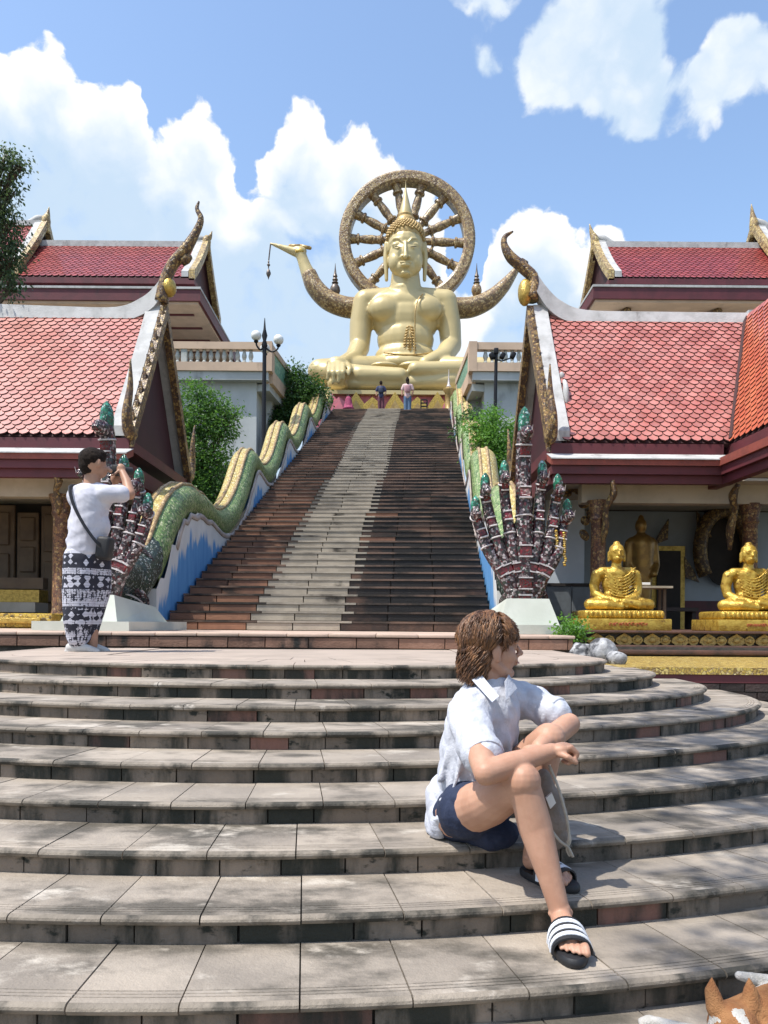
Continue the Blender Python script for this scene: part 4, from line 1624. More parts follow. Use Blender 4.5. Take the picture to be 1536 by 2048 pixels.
lamp_left()
Y = 21.0
c = P(992, 760, Y)
rl = thing('floodlight_pole', 'thin pole with dark floodlights in front of the right balustrade', 'lamp', (c.x, Y, 1.5))
MB().tube([(P(988, 960, Y).x, Y, P(988, 960, Y).z), (c.x, Y, P(993, 700, Y).z)], [.055, .045], 10).build('post', m_iron, rl, 40)
for (px, py, s_) in ((984, 712, -1), (1005, 712, 1), (1026, 711, 1), (992, 703, 0)):
    q = P(px, py, Y)
    MB().cbox(q, (.13, .16, .17), .03, Matrix.Rotation(.5 * s_, 3, 'Y')).build('floodlight', m_iron, rl, 40)
MB().tube([P(980, 716, Y), P(1004, 722, Y), P(1030, 713, Y)], .02, 6).build('cross_arm', m_iron, rl)


# ------------------------------------------------------------------ the great seated statue
m_gold = M('pale_gold_paint', (.56, .455, .225), (.50, .40, .195), .35, .38, metal=.16, bump=.05, bscale=4, stain=((.44, .31, .14), .5, (1, 1, .4), .60, .82))
m_goldd = M('old_gold_relief', (.46, .32, .12), (.34, .22, .08), 6, .45, metal=.25, bump=.5, bscale=9)
m_mos = mosaic('gold_brown_mosaic', [((.40, .28, .12), 3), ((.27, .17, .08), 3), ((.18, .115, .06), 2), ((.50, .38, .20), 2)], 11, .35, bump=.5, grout=(.10, .065, .04))
YBU = 37.0
KP = YBU / F          # metres for a photo pixel at the statue


def B(x, y, d=0.0):
    """photo pixel, d metres in front of the statue's middle plane"""
    return P(x, y, YBU - d)


bud = thing('great_seated_statue', 'giant golden seated Buddha statue on the hilltop above the stairway', 'statue', B(812, 790))
mb = MB()
k = KP


def el(x, y, d, rx, ry, rz, rot=None):      # px radii
    mb.ell(B(x, y, d), (rx * k, rz * k, ry * k), rot, 18, 12)


# torso
el(811, 640, 0, 68, 55, 40)
el(811, 612, 0, 82, 32, 37)
el(770, 618, .58, 33, 26, 19)
el(852, 618, .58, 33, 26, 19)
el(811, 680, .1, 57, 48, 38)
el(811, 715, .1, 62, 30, 42)
el(809, 735, .2, 72, 26, 48)
mb.limb([B(731, 604, 0), B(775, 596, 0), B(848, 596, 0), B(891, 604, 0)], [24 * k, 20 * k, 20 * k, 24 * k])
# neck with three rings
mb.tube([B(811, 600), B(811, 540)], [34 * k, 27 * k], 18)
for yy, r_ in ((583, 31.5), (573, 29.5), (563, 28.5)):
    el(810, yy, .05, r_, 6, r_)
# arms
mb.limb([B(729, 606, 0), B(722, 650, 0), B(719, 695, .15)], [23.5 * k, 23 * k, 20 * k])
mb.limb([B(719, 695, .15), B(707, 718, 1.0), B(684, 728, 2.3)], [20.5 * k, 18 * k, 14 * k])
mb.limb([B(891, 606, 0), B(899, 650, 0), B(902, 690, .1)], [23.5 * k, 23 * k, 21 * k])
mb.limb([B(902, 690, .1), B(888, 712, .9), B(850, 727, 1.7)], [21 * k, 18 * k, 13 * k])
el(830, 731, 1.9, 30, 8, 14)
# legs
mb.limb([B(775, 742, .4), B(700, 742, 1.6), B(640, 744, 1.9)], [30 * k, 26 * k, 24 * k])
mb.limb([B(640, 746, 1.9), B(720, 752, 2.7), B(800, 752, 2.9)], [23 * k, 20 * k, 15 * k])
el(768, 731, 2.2, 26, 6, 14)
mb.limb([B(850, 742, .4), B(920, 742, 1.6), B(985, 742, 1.9)], [30 * k, 26 * k, 25 * k])
mb.limb([B(985, 744, 1.9), B(920, 738, 2.6), B(830, 739, 2.9)], [23 * k, 15 * k, 14 * k])
mb.limb([B(990, 757, 1.9), B(900, 762, 2.6), B(800, 767, 2.8), B(700, 768, 2.8)], [18 * k, 16 * k, 12 * k, 10 * k])
mb.limb([B(668, 768, 2.4), B(720, 772, 2.6), B(900, 772, 2.6), B(985, 770, 2.2)], [13 * k, 9 * k, 10 * k, 14 * k])
mb.limb([B(655, 774, 1.6), B(800, 776, 1.8), B(975, 776, 1.6)], [12 * k, 12 * k, 12 * k])
# right hand over the shin: palm and four fingers hanging, thumb apart
el(674, 727, 2.75, 20, 13, 12)
for (x0, x1, y1) in ((659, 655, 764), (668, 666, 771), (677.5, 677, 770), (686.5, 687, 763)):
    mb.limb([B(x0, 728, 3.1), B(lerp(x0, x1, .5), 744, 3.75), B(x1, y1 - 5, 3.7)], [4.3 * k, 4.2 * k, 3.3 * k], 10)
mb.limb([B(694, 726, 2.7), B(700, 738, 3.3), B(696, 750, 3.5)], [5 * k, 4.4 * k, 3.4 * k], 10)
body = link('body', sculpt(mb, .06, 4), m_gold, bud, 180)
# head
mb = MB()
el(811, 492, .12, 35.5, 34, 37)
el(811, 518, .32, 34.5, 40, 33)
el(811, 540, .45, 27, 19, 26)
el(811, 549, .62, 15, 9, 14)
el(792, 525, .62, 15, 22, 15)
el(830, 525, .62, 15, 22, 15)
mb.limb([B(811, 484, 1.02), B(811, 505, 1.22), B(811, 513, 1.34)], [3.0 * k, 3.6 * k, 4.6 * k], 10)
el(804.5, 514, 1.08, 4.0, 3.2, 6)
el(817.5, 514, 1.08, 4.0, 3.2, 6)
el(811, 525, 1.14, 13, 2.3, 5)
el(811, 530.5, 1.13, 10, 2.8, 5)
el(811, 546, .98, 9, 5, 6)
for sx in (-1, 1):
    pts = [B(811 + sx * q[0], q[1], q[2]) for q in ((5, 485, 1.02), (13, 476.5, .97), (23, 477, .80), (31, 486, .50))]
    mb.limb(pts, [1.7 * k, 1.9 * k, 1.7 * k, 1.3 * k], 8)
    el(811 + sx * 16.5, 490, .84, 11, 6.0, 5.5)
    mb.limb([B(811 + sx * q[0], q[1], q[2]) for q in ((7, 494, 1.04), (16, 496, 1.03), (26, 493, .82))], [1.3 * k, 1.6 * k, 1.2 * k], 8)
    # long ear lobes
    mb.limb([B(811 + sx * 38, 488, .05), B(811 + sx * 39.5, 515, .05), B(811 + sx * 38, 560, .1)], [5 * k, 5.5 * k, 3.6 * k], 10)
head = link('head', sculpt(mb, .036, 2), m_gold, bud, 180)
for sx in (-1, 1):
    MB().ell(B(811 + sx * 16, 493.2, 1.10), (6.5 * k, 1.5 * k, 1.0 * k), Matrix.Rotation(-sx * .05, 3, 'Y'), 10, 6).build('eye_line', M('dark_eye_line', (.10, .085, .05), None) if sx < 0 else bpy.data.materials['dark_eye_line'], head, 180)  # thin dark line along each closed lid
# curls, crown knob and flame spire
cap = MB()
cap.ell(B(811, 478, -.02), (37.8 * k, 40 * k, 34 * k), None, 24, 14)
hair = cap.build('hair_cap', m_goldd, head, 180)
curl = MB()
cc_ = B(811, 478, -.02)
for i in range(620):         # rows of curls all over the cap
    z_ = 1 - 2 * (i + .5) / 620
    th = i * 2.399963
    rr = math.sqrt(1 - z_ * z_)
    d_ = Vector((rr * math.cos(th), rr * math.sin(th), z_))
    if d_.z < -.25 or (d_.y < 0 and d_.z < .14 - .40 * abs(d_.x) ** 2):
        continue
    curl.ell(cc_ + Vector((d_.x * 37.8 * k, d_.y * 40 * k, d_.z * 34 * k)), 2.9 * k, None, 6, 4)
tag(curl.build('hair_curls', m_goldd, head, 180), kind='stuff')
MB().lathe([(21 * k, -6 * k), (21 * k, 4 * k), (18 * k, 9 * k), (15 * k, 12 * k), (15.5 * k, 16 * k), (13 * k, 19 * k)], B(811, 448, -.02), 24).build('crown_knob', m_goldd, head, 40)
MB().lathe([(14 * k, 0), (13.2 * k, 6 * k), (10.5 * k, 16 * k), (7 * k, 30 * k), (3.8 * k, 43 * k), (1.6 * k, 54 * k), (.5 * k, 66 * k), (.2 * k, 72 * k)], B(811, 432, -.02), 20).build('flame_spire', m_gold, head, 60)
# robe edge over the shoulder and a hanging relief on the belly
fold = [B(846, 588, .95), B(836, 600, 1.05), B(831, 620, 1.3), B(830, 650, 1.18), B(829, 690, 1.08), B(829, 715, 1.12)]
MB().tube(smooth_path(fold, 30), .035, 6).build('robe_edge', m_goldd, body, 180)
MB().tube(smooth_path([B(768, 705, 1.05), B(800, 709, 1.25), B(835, 709, 1.2), B(862, 705, .9)], 20), .04, 6).build('waist_cord', m_goldd, body, 180)
rel = MB()
for i in range(9):
    yy = 654 + i * 5.6
    for sx in (-1, 1):
        w_ = 4 + 5.5 * min(i / 5, 1)
        rel.ell(B(819.5 + sx * w_, yy, 1.12 - .01 * i), (4.3 * k, 2.2 * k, 1.9 * k), Matrix.Rotation(sx * .5, 3, 'Y'), 8, 5)
        if i > 3:
            rel.ell(B(819.5 + sx * 2.5, yy, 1.14 - .01 * i), (2.4 * k, 2 * k, 1.8 * k), None, 8, 5)
rel.tube([B(820, 650, 1.1), B(820, 702, 1.1)], .03, 6)
rel.build('belly_relief', m_goldd, body, 180)

MB().b2(B(650, 780).x, B(975, 780).x, 34.6, 40, P(800, 784, 34.6).z - .3, P(800, 779, 34.6).z).build('seat_slab', m_gold, body)

# wheel of fourteen spokes behind the head
YW = 38.6
kw = YW / F
wc = P(814, 482, YW)
wh = thing('wheel_halo', 'huge brown and gold spoked wheel standing behind the statue head', 'wheel', P(814, 600, YW))
rim = MB()
vs, fs = [], []
NR = 72
prof = [(113, -.30), (113, .30), (118, .38), (131, .38), (135.5, .30), (135.5, -.30), (131, -.38), (118, -.38)]
for i in range(NR):
    a = 2 * math.pi * i / NR
    for r_, d_ in prof:
        vs.append(wc + Vector((math.cos(a) * r_ * kw, d_, math.sin(a) * r_ * kw)))
m_ = len(prof)
for i in range(NR):
    for j in range(m_):
        q, l = (j + 1) % m_, (i + 1) % NR
        fs.append((i * m_ + j, i * m_ + q, l * m_ + q, l * m_ + j))
rim.add(vs, fs).build('rim', m_mos, wh, 30)
for i in range(14):
    a = R(75.5) + 2 * math.pi * i / 14
    d_ = Vector((math.cos(a), 0, math.sin(a)))
    sp_ = MB()
    rot = Matrix((Vector((0, 1, 0)).cross(d_), Vector((0, 1, 0)), d_)).transposed()
    prof = [(7.5, 22), (7.5, 48), (12.5, 49.5), (12.5, 53), (9, 55), (8.2, 62), (9.5, 70), (8.6, 84), (7.2, 94), (11.5, 96), (11.5, 99.5), (9, 101), (10.5, 112), (11.5, 114)]
    sp_.lathe([(r_ * kw * .92, z_ * kw) for r_, z_ in prof], wc, 12, rot).build('spoke', m_mos, wh, 35)
hub = MB().tube([wc + Vector((0, -.4, 0)), wc + Vector((0, .4, 0))], 28 * kw, 24).build('hub', m_mos, wh, 40)

# swan barge behind the statue: neck and head left, tail right
YS = 38.0
ks = YS / F
Q = lambda x, y: P(x, y, YS)
swan = thing('swan_barge', 'golden swan-headed barge curving up on both sides behind the statue', 'sculpture', P(812, 640, YS))
hull = smooth_path([Q(810, 622), Q(730, 617), Q(690, 614), Q(655, 600), Q(630, 575), Q(618, 548)], 40)
MB().tube(hull, interp([x_ * ks for x_ in (20, 20, 19.5, 19, 18, 15.5)], 40), 18, flat=1.3).build('hull', m_mos, swan, 180)
hull = smooth_path([Q(810, 622), Q(905, 617), Q(945, 614), Q(980, 598), Q(1008, 572), Q(1034, 538)], 40)
MB().tube(hull, interp([x_ * ks for x_ in (20, 20, 19, 17, 13, 6)], 40), 18, flat=1.3).build('hull', m_mos, swan, 180)
neck = MB()
neck.limb(smooth_path([Q(620, 556), Q(611, 535), Q(605, 518), Q(600, 505)], 8), [x_ * ks for x_ in interp([15.5, 12.5, 11, 11.5], 8)])
neck.ell(Q(598, 502), (16 * ks, 10 * ks, 9.5 * ks))
neck.limb([Q(590, 504), Q(565, 495), Q(541, 487)], [9 * ks, 5.5 * ks, 2.2 * ks])
nk = link('neck_and_head', sculpt(neck, .055, 3), m_gold, swan, 180)
MB().limb([Q(580, 492), Q(600, 492.5), Q(620, 496)], [3.2 * ks, 4 * ks, 3.5 * ks]).build('head_crest', m_goldd, nk, 180)
MB().ell(Q(600, 506) + Vector((0, -9 * ks, 0)), (9 * ks, 3 * ks, 5 * ks)).build('cheek_plate', m_gilt, nk, 180)
MB().limb([Q(634, 575), Q(638, 562), Q(635, 553)], [4 * ks, 4.5 * ks, 1 * ks]).build('back_plume', m_mos, swan, 180)
m_lant = M('dark_lantern_metal', (.10, .08, .075), (.16, .13, .10), 12, .4, metal=.4)
hg = thing('hanging_lantern', 'small dark lantern hanging on a chain from the swan beak', 'lantern', Q(537, 552))
MB().tube([Q(541, 489), Q(537.5, 520)], .035, 6).build('chain', m_lant, hg)
pr_ = [(.5, 30), (2, 26), (1, 24), (3.5, 20), (1.2, 17), (1, 12), (2.5, 10), (4.5, 5), (4.8, 2), (3, -2), (1.5, -5), (.4, -9)]
MB().lathe([(r_ * ks, z_ * ks) for r_, z_ in pr_][::-1], Q(537, 550), 10).build('lantern_body', m_lant, hg, 40)
for (px, mt, lab) in ((670, m_lant, 'dark tiered spire lantern left of the wheel on the barge'), (953, m_mos, 'gold bulb spire lantern right of the wheel on the barge')):
    t = thing('spire_lantern', lab, 'lantern', Q(px, 598))
    MB().lathe([(r_ * ks, z_ * ks) for r_, z_ in ((6, -2), (6, 1), (4, 3), (8.5, 8), (10.5, 15), (9.5, 22), (6.5, 27), (4, 29))], Q(px, 597), 14).build('bulb', mt, t, 50)
    MB().lathe([(r_ * ks, z_ * ks) for r_, z_ in ((3.5, 29), (7, 31), (3.8, 35), (6, 37), (3.2, 42), (4.8, 44), (2.6, 50), (1.2, 60), (.3, 71))], Q(px, 597), 12).build('spire', m_lant, t, 40)

# pedestal: pink lotus petals with gilt gables
m_pink = M('pink_lotus', (.62, .20, .24), (.55, .16, .20), 2, .6)
ped = thing('statue_pedestal', 'pink and gold lotus pedestal under the giant statue', 'pedestal', B(812, 822))
zp = STOP - .3
a, b = B(640, 782), B(990, 782)
MB().b2(a.x, b.x, 34.2, 40, zp, P(800, 790, 34).z).build('pedestal_block', m_pink, ped)
MB().b2(a.x - .1, b.x + .1, 33.9, 40, P(800, 789.8, 34).z, P(800, 782, 34).z).build('gilt_ledge', m_gold, ped)
Yp = 34.0
for i, px in enumerate((662, 678, 712, 745, 790, 835, 875, 925, 905)):
    h_ = (34 if i % 2 == 0 else 26)
    mt = m_gilt if px not in (662, 678, 905) else m_pink
    p = lambda x_, y_: P(x_, y_, Yp - .1 - .03 * i)
    poly = [p(px - 24, 826), p(px + 24, 826), p(px + 17, 808), p(px, 826 - h_ * 1.25), p(px - 17, 808)]
    MB().prism(poly, (0, .12, 0)).build('lotus_petal', mt, ped)
    poly = [p(px - 15, 826), p(px + 15, 826), p(px, 826 - h_ * .75)]
    MB().prism([v + Vector((0, -.06, 0)) for v in poly], (0, .05, 0)).build('petal_field', m_goldd if mt is m_gilt else m_pink, ped)
# gilt end post with spire at the stair head
ep = thing('gilt_post', 'slim gilt post with silver spire at the right of the stair head', 'post', P(897, 825, 32.6))
k3 = 32.6 / F
MB().lathe([(r_ * k3, z_ * k3) for r_, z_ in ((9, 0), (9, 4), (7.5, 6), (7.5, 38), (11, 42), (11, 46), (6, 49))], P(897, 824, 32.6), 8).build('shaft', m_goldd, ep, 40)
MB().lathe([(r_ * k3, z_ * k3) for r_, z_ in ((4, 48), (5, 51), (2.5, 55), (1.2, 68), (.3, 86))], P(897, 824, 32.6), 10).build('spire', m_silver, ep, 40)
# dark picture stand near the pedestal
ps = thing('picture_stand', 'small dark framed stand at the foot of the pedestal', 'stand', P(848, 822, 33.0))
c = P(848, 809, 33.0)
for dx in (-.13, .13):
    MB().box(c + Vector((dx, 0, -.02)), (.05, .05, .46)).build('stand_leg', m_iron, ps)
for dz in (.2, .06, -.08):
    MB().box(c + Vector((0, 0, dz)), (.21, .045, .05)).build('stand_bar', m_iron, ps)


# ------------------------------------------------------------------ ledge with two golden seated statues on the right
m_yg = M('yellow_gold_paint', (.58, .39, .07), (.42, .25, .035), 16, .27, metal=.45, bump=.45, bscale=55, stain=((.20, .10, .02), 18, (1, 1, 1), .56, .70))
m_frieze = mosaic('gilt_frieze_ground', [((.02, .018, .012), 3), ((.04, .03, .015), 3)], 20, .5, bump=.3)
m_flower = M('gilt_frieze_relief', (.50, .36, .12), (.36, .24, .08), 40, .4, metal=.3, bump=.8, bscale=80, stain=((.08, .05, .02), 30, (1, 1, 1), .56, .68))
m_goldfloor = mosaic('gold_mosaic_ledge', [((.55, .39, .08), 3), ((.42, .28, .06), 3), ((.62, .48, .16), 2), ((.24, .15, .04), 2)], 38, .4, bump=.7, grout=(.20, .125, .035))
m_mould = M('brown_moulding', (.10, .045, .03), (.06, .03, .02), 5, .6, bump=.3, stain=((.02, .015, .01), 4, (1, 1, 1), .55, .7))
m_brick = M('blackened_brick', (.045, .028, .024), (.028, .022, .020), 4, .85, bump=.5, bscale=30, rv=.35)
m_redlet = M('red_lettering', (.36, .05, .02), None)

led = thing('statue_ledge', 'dark brick ledge with gold mosaic top and lotus frieze under the golden statues', 'ledge', (4.5, 7, -.9))
LZ = -.085
xl = 2.02
MB().b2(xl, 10, 6.54, 12, -.95, LZ - .06).build('ledge_core', m_core, led)
MB().b2(xl - .02, 10, 6.50, 8.8, LZ - .058, LZ).build('gold_top', m_goldfloor, led)
MB().b2(xl - .02, 10, 6.515, 6.56, LZ - .13, LZ - .061).build('maroon_band', m_maroon, led)
bw, bh = .21, .062
nb = 0
for r_ in range(13):
    z_ = LZ - .135 - (r_ + .5) * (bh + .008)
    x_ = xl - .02 - (.11 if r_ % 2 else 0)
    while x_ < 6.2:
        a, b = max(x_, xl - .02), x_ + bw
        MB().box(((a + b) / 2, 6.54 + rnd.uniform(-.006, .006), z_), (b - a - .008, .06, bh)).build('brick', m_brick, led)
        nb += 1
        x_ += bw + .002
# mouldings and frieze
fx0 = 2.34
MB().b2(fx0, 10, 8.78, 12, LZ, .02).build('frieze_core', m_core, led)
MB().cbox(((fx0 + 10) / 2, 8.79, LZ + .045), (10 - fx0 + .1, .16, .055), .012).build('lower_moulding', m_mould, led, 40)
MB().cbox(((fx0 + 10) / 2, 8.86, LZ + .10), (10 - fx0 + .02, .14, .05), .012).build('lower_moulding', m_mould, led, 40)
FZ0, FZ1 = .02, .175
MB().b2(fx0, 10, 8.88, 12, .0, FZ1).build('frieze_ground', m_frieze, led)
x_ = fx0 + .1
i = 0
while x_ < 6.5:
    c = Vector((x_, 8.87, (FZ0 + FZ1) / 2))
    if i % 2 == 0:
        pts = [(0, .068), (.062, .02), (.07, -.02), (.03, -.06), (-.03, -.06), (-.07, -.02), (-.062, .02)]
    else:
        pts = [(0, .05), (.03, .03), (.045, 0), (.03, -.035), (0, -.062), (-.03, -.035), (-.045, 0), (-.03, .03)]
    MB().prism([c + Vector((a * 1.45, -.03, b * 1.15)) for a, b in pts], (0, .05, 0)).ell(c + Vector((0, -.03, 0)), (.045, .03, .035), None, 8, 5).build('frieze_leaf', m_flower, led, 40)
    x_ += .172 if i % 2 else .150
    i += 1
MB().cbox(((fx0 + 10) / 2, 8.90, FZ1 + .015), (10 - fx0 + .12, .24, .03), .008).build('top_moulding', m_mould, led, 40)
MB().cbox(((fx0 + 10) / 2, 8.88, FZ0 - .012), (10 - fx0 + .06, .14, .022), .006).build('lower_moulding', m_mould, led, 40)
MB().b2(fx0, 10, 8.95, 12.5, FZ1, FZ1 + .025).build('ledge_floor', m_mould, led)


def little_buddha(cx, cy, z0, label, sc):
    root = thing('golden_statue', label, 'statue', (cx, cy, z0), 'golden seated statues')
    c0 = Vector((cx, cy, z0))
    U = lambda x, y, z: c0 + Vector((x, y, z)) * sc
    # stepped base
    zb = 0
    MB().cbox(U(0, 0, .075), (1.16 * sc, .86 * sc, .15 * sc), .014).build('base_block', m_yg, root, 40)
    up = MB().cbox(U(0, 0, .205), (1.02 * sc, .74 * sc, .105 * sc), .03, seg=3).build('base_lotus', m_yg, root, 40)
    for k in range(17):
        MB().ell(U(-.48 + .06 * k, -.372, .205), (.026 * sc, .02 * sc, .045 * sc), None, 8, 5).build('lotus_petal', m_yg, up, 180)
    # short line of red lettering, too small to read
    x0 = -.20
    q = random.Random(int(cx * 100))
    while x0 < .26:
        w = q.uniform(.010, .022)
        o = MB()
        pts = [U(x0 + w * math.cos(t), -.436, .078 + .016 * math.sin(t) + (.010 if q.random() < .3 else 0)) for t in [lerp(-.5, 4.8, j / 6) for j in range(7)]]
        o.tube(pts, .0045 * sc, 4)
        o.build('red_letter', m_redlet, root)
        x0 += w * 2.2 + .006
    # figure
    mb = MB()
    z = .26
    e = lambda x, y, zz, rx, ry, rz, rot=None: mb.ell(U(x, y, z + zz), (rx * sc, ry * sc, rz * sc), rot, 14, 9)
    L_ = lambda pts, rd: mb.limb([U(a, b, z + c) for a, b, c in pts], [r * sc for r in rd])
    e(0, .02, .36, .19, .125, .20)
    e(0, .02, .48, .22, .11, .10)
    e(0, .02, .20, .17, .13, .14)
    L_([(-.19, .02, .50), (.19, .02, .50)], [.075, .075])
    L_([(0, .01, .52), (0, 0, .64)], [.075, .062])
    e(0, -.005, .75, .108, .112, .125)
    e(0, -.05, .69, .078, .062, .068)
    e(0, 0, .80, .098, .10, .085)
    e(0, 0, .882, .046, .046, .036)
    L_([(0, -.112, .775), (0, -.130, .728)], [.011, .018])
    e(0, -.112, .690, .032, .014, .008)
    e(0, -.108, .676, .026, .014, .008)
    for s in (-1, 1):
        e(s * .040, -.104, .762, .026, .012, .010)
        L_([(s * .012, -.116, .782), (s * .045, -.112, .792), (s * .078, -.09, .778)], [.007, .008, .006])
        L_([(s * .10, 0, .76), (s * .103, 0, .66)], [.02, .018])
        L_([(s * .255, .02, .47), (s * .285, .03, .33), (s * .275, .0, .22)], [.072, .066, .058])
        L_([(s * .275, .0, .22), (s * .20, -.12, .155), (s * .06, -.19, .125)], [.058, .05, .04])
        L_([(s * .12, -.02, .085), (s * .30, -.10, .085), (s * .385, -.13, .075)], [.10, .085, .075])
        L_([(s * .385, -.13, .075), (s * .20, -.26, .07), (s * .02, -.27, .075 + .03 * s)], [.075, .065, .045])
    e(0, -.20, .125, .12, .07, .028)
    e(0, -.08, .05, .40, .22, .055)
    for k in range(8):     # falling folds of the robe over the chest
        dz = .035 * k
        pts = []
        for j in range(9):
            t = j / 8
            xx = lerp(-.20 + .012 * k, .23, t)
            zz = .535 - .045 * k - (.13 - .010 * k) * math.sin(math.pi * min(t * 1.02, 1)) + .03 * t
            yy = .02 - math.sqrt(max(.145 ** 2 * (1 - (xx / .27) ** 2), 0)) - .008
            pts.append((xx, yy, zz))
        L_(pts, [.011] * 9)
    for k in range(4):
        L_([(.05 + .10 * k, -.30 + .05 * k, .04), (.10 + .10 * k, -.27 + .05 * k, .12)], [.012, .012])
    link('figure', sculpt(mb, .0095 * sc, 2), m_yg, root, 180)
    return root


LF = FZ1 + .025
c1, c2 = P(1232, 1258, 9.75), P(1496, 1262, 9.75)
little_buddha(c1.x, 9.75, LF, 'golden seated Buddha statue on the ledge nearest the stairway', .96)
little_buddha(c2.x, 9.75, LF, 'golden seated Buddha statue cut by the right edge of the photo', .96)

# dark standing figure further in
sb = thing('standing_statue', 'dark gold standing figure in the shade behind the seated statues', 'statue', P(1283, 1240, 13.2))
mb = MB()
Y = 13.2
kk = Y / F
q = lambda x, y, d=0: P(x, y, Y) + Vector((0, -d, 0))
mb.limb([q(1283, 1090), q(1283, 1130), q(1283, 1200), q(1283, 1232)], [24 * kk, 22 * kk, 19 * kk, 24 * kk])
mb.limb([q(1265, 1085), q(1300, 1085)], [12 * kk, 12 * kk])
mb.limb([q(1259, 1088), q(1254, 1130), q(1264, 1160, .15)], [10 * kk, 9 * kk, 7 * kk])
mb.limb([q(1306, 1088), q(1311, 1130), q(1300, 1150, .2)], [10 * kk, 9 * kk, 7 * kk])
mb.limb([q(1282, 1078), q(1282, 1062)], [8 * kk, 8 * kk])
mb.ell(q(1282, 1052), (12 * kk, 12 * kk, 16 * kk)).ell(q(1282, 1036), (6 * kk, 6 * kk, 7 * kk))
link('figure', sculpt(mb, .022, 3), M('dark_gold_bronze', (.30, .17, .04), (.20, .11, .03), 8, .35, metal=.5), sb, 180)
MB().lathe([(.34, -.25), (.34, -.1), (.28, -.05), (.28, .05)], P(1283, 1240, Y), 14).build('base', m_mould, sb, 40)
# offering table with small gilt things on it
tb = thing('offering_table', 'narrow wooden table beside the nearer golden seated statue', 'table', P(1300, 1240, 11.2))
a, b = P(1262, 1172, 11.2), P(1341, 1176, 11.2)
MB().b2(a.x, b.x, 11.1, 11.5, a.z - .03, a.z).build('table_top', M('pale_wood', (.45, .38, .28), (.36, .30, .21), 6, .6), tb)
for xx in (a.x + .08, b.x - .08):
    MB().b2(xx - .02, xx + .02, 11.2, 11.24, .2, a.z - .031).build('table_leg', m_brownwood, tb)
    MB().b2(xx - .02, xx + .02, 11.40, 11.44, .2, a.z - .031).build('table_leg', m_brownwood, tb)
tag(MB().cbox(P(1285, 1168, 11.25), (.18, .16, .035), .006).build('folded_cloth', m_notice), 'folded white cloth lying on the narrow offering table', 'cloth')
# black bench deeper in
bn = thing('dark_bench', 'low dark bench in the shaded hall between the golden statues', 'bench', P(1365, 1240, 12.4))
a, b = P(1320, 1215, 12.4), P(1392, 1240, 12.4)
MB().b2(a.x, b.x, 12.3, 12.7, a.z - .06, a.z).build('seat', m_dark_in, bn)
for xx in (a.x + .05, b.x - .05):
    MB().b2(xx - .03, xx + .03, 12.35, 12.65, FZ, a.z - .061).build('leg', m_dark_in, bn)
# tassel garlands on the right naga
for (px, y0, y1) in ((1112, 1062, 1112), (1127, 1066, 1130)):
    p, q_ = P(px, y0, 9.62), P(px + 3, y1, 9.62)
    g_ = thing('flower_garland', 'yellow bead garland hanging from the right mosaic serpent, %s strand' % ('shorter' if y1 < 1120 else 'longer'), 'garland', p)
    n = 16
    for j in range(n):
        MB().ell(p.lerp(q_, j / (n - 1)) + Vector((rnd.uniform(-.01, .01), 0, 0)), (.022, .022, .016), None, 7, 5).build('bead', m_flower if j % 3 else m_yg, g_, 180)
# boulders beside the terrace end
m_rock = M('black_white_rock', (.42, .42, .42), (.16, .16, .17), 7, .7, bump=.8, bscale=18, stain=((.04, .04, .045), 9, (1, 1, 1), .5, .62))
for i, (px, py, r_) in enumerate(((1188, 1314, .15), (1216, 1312, .12), (1165, 1306, .12), (1205, 1300, .13), (1232, 1318, .09))):
    Yr = 7.6 - .15 * i
    mb = MB()
    c = P(px, py, Yr)
    mb.ell(c, (r_, r_, r_ * .8), None, 16, 12)
    v2 = []
    for v in mb.v:
        d = (Vector(v) - c)
        v2.append(tuple(c + d * (1 + .45 * noise.noise(Vector(v) * 9))))
    mb.v = v2
    o = mb.build('boulder', m_rock, None, 60)
    tag(o, 'rugged black and white boulder at the right end of the terrace, number %s from the left' % ['three', 'four', 'one', 'two', 'five'][i] if False else ['grey boulder in the middle of the rock heap right of the terrace', 'grey boulder at the right of the rock heap beside the steps', 'grey boulder touching the terrace end in the rock heap', 'grey boulder at the back of the rock heap by the ledge', 'smallest grey boulder, rightmost in the rock heap'][i], 'rock', 'rocks beside the terrace')


# ------------------------------------------------------------------ people
m_skin = M('skin_fair', (.50, .285, .195), (.44, .24, .16), 14, .5, bump=.06, bscale=150, sss=.12, spec=.35)
m_skin2 = M('skin_tan', (.42, .235, .155), (.36, .20, .13), 10, .5, spec=.35)
m_linen = M('white_linen', (.53, .545, .60), (.47, .485, .545), 22, .9, bump=.3, bscale=110)
m_tee = M('white_tshirt', (.54, .54, .60), (.48, .48, .545), 12, .85, bump=.1, bscale=60)
m_navy = M('navy_cotton', (.010, .018, .048), (.016, .026, .062), 16, .85, bump=.3, bscale=90)
m_black = M('black_rubber', (.012, .012, .014), (.018, .018, .02), 20, .6, bump=.1)
m_stripe = M('white_stripe', (.70, .72, .76), (.62, .64, .68), 40, .6)
m_hair = M('brown_wavy_hair', (.085, .038, .018), (.21, .098, .040), 30, .45, rv=.55, spec=.45, stretch=(1, 1, .4))
m_hairk = M('black_short_hair', (.014, .009, .007), (.026, .017, .012), 60, .75, bump=.8, bscale=160, spec=.15)
m_eye = M('dark_eye', (.02, .014, .01), None, rough=.2)
m_lip = M('lip_rose', (.42, .17, .14), None, rough=.5)
m_shoe = M('white_canvas', (.50, .495, .48), (.43, .42, .40), 20, .8, bump=.1)


def flare(c):
    a = noise.noise(Vector((c.x * 17 + c.z * 9, c.y * 17, c.z * 8)))
    b = noise.noise(Vector((c.x * 38 - c.z * 12, c.y * 38, c.z * 20)))
    return .009 * (abs(a) * 1.4 - .35) + .0035 * b


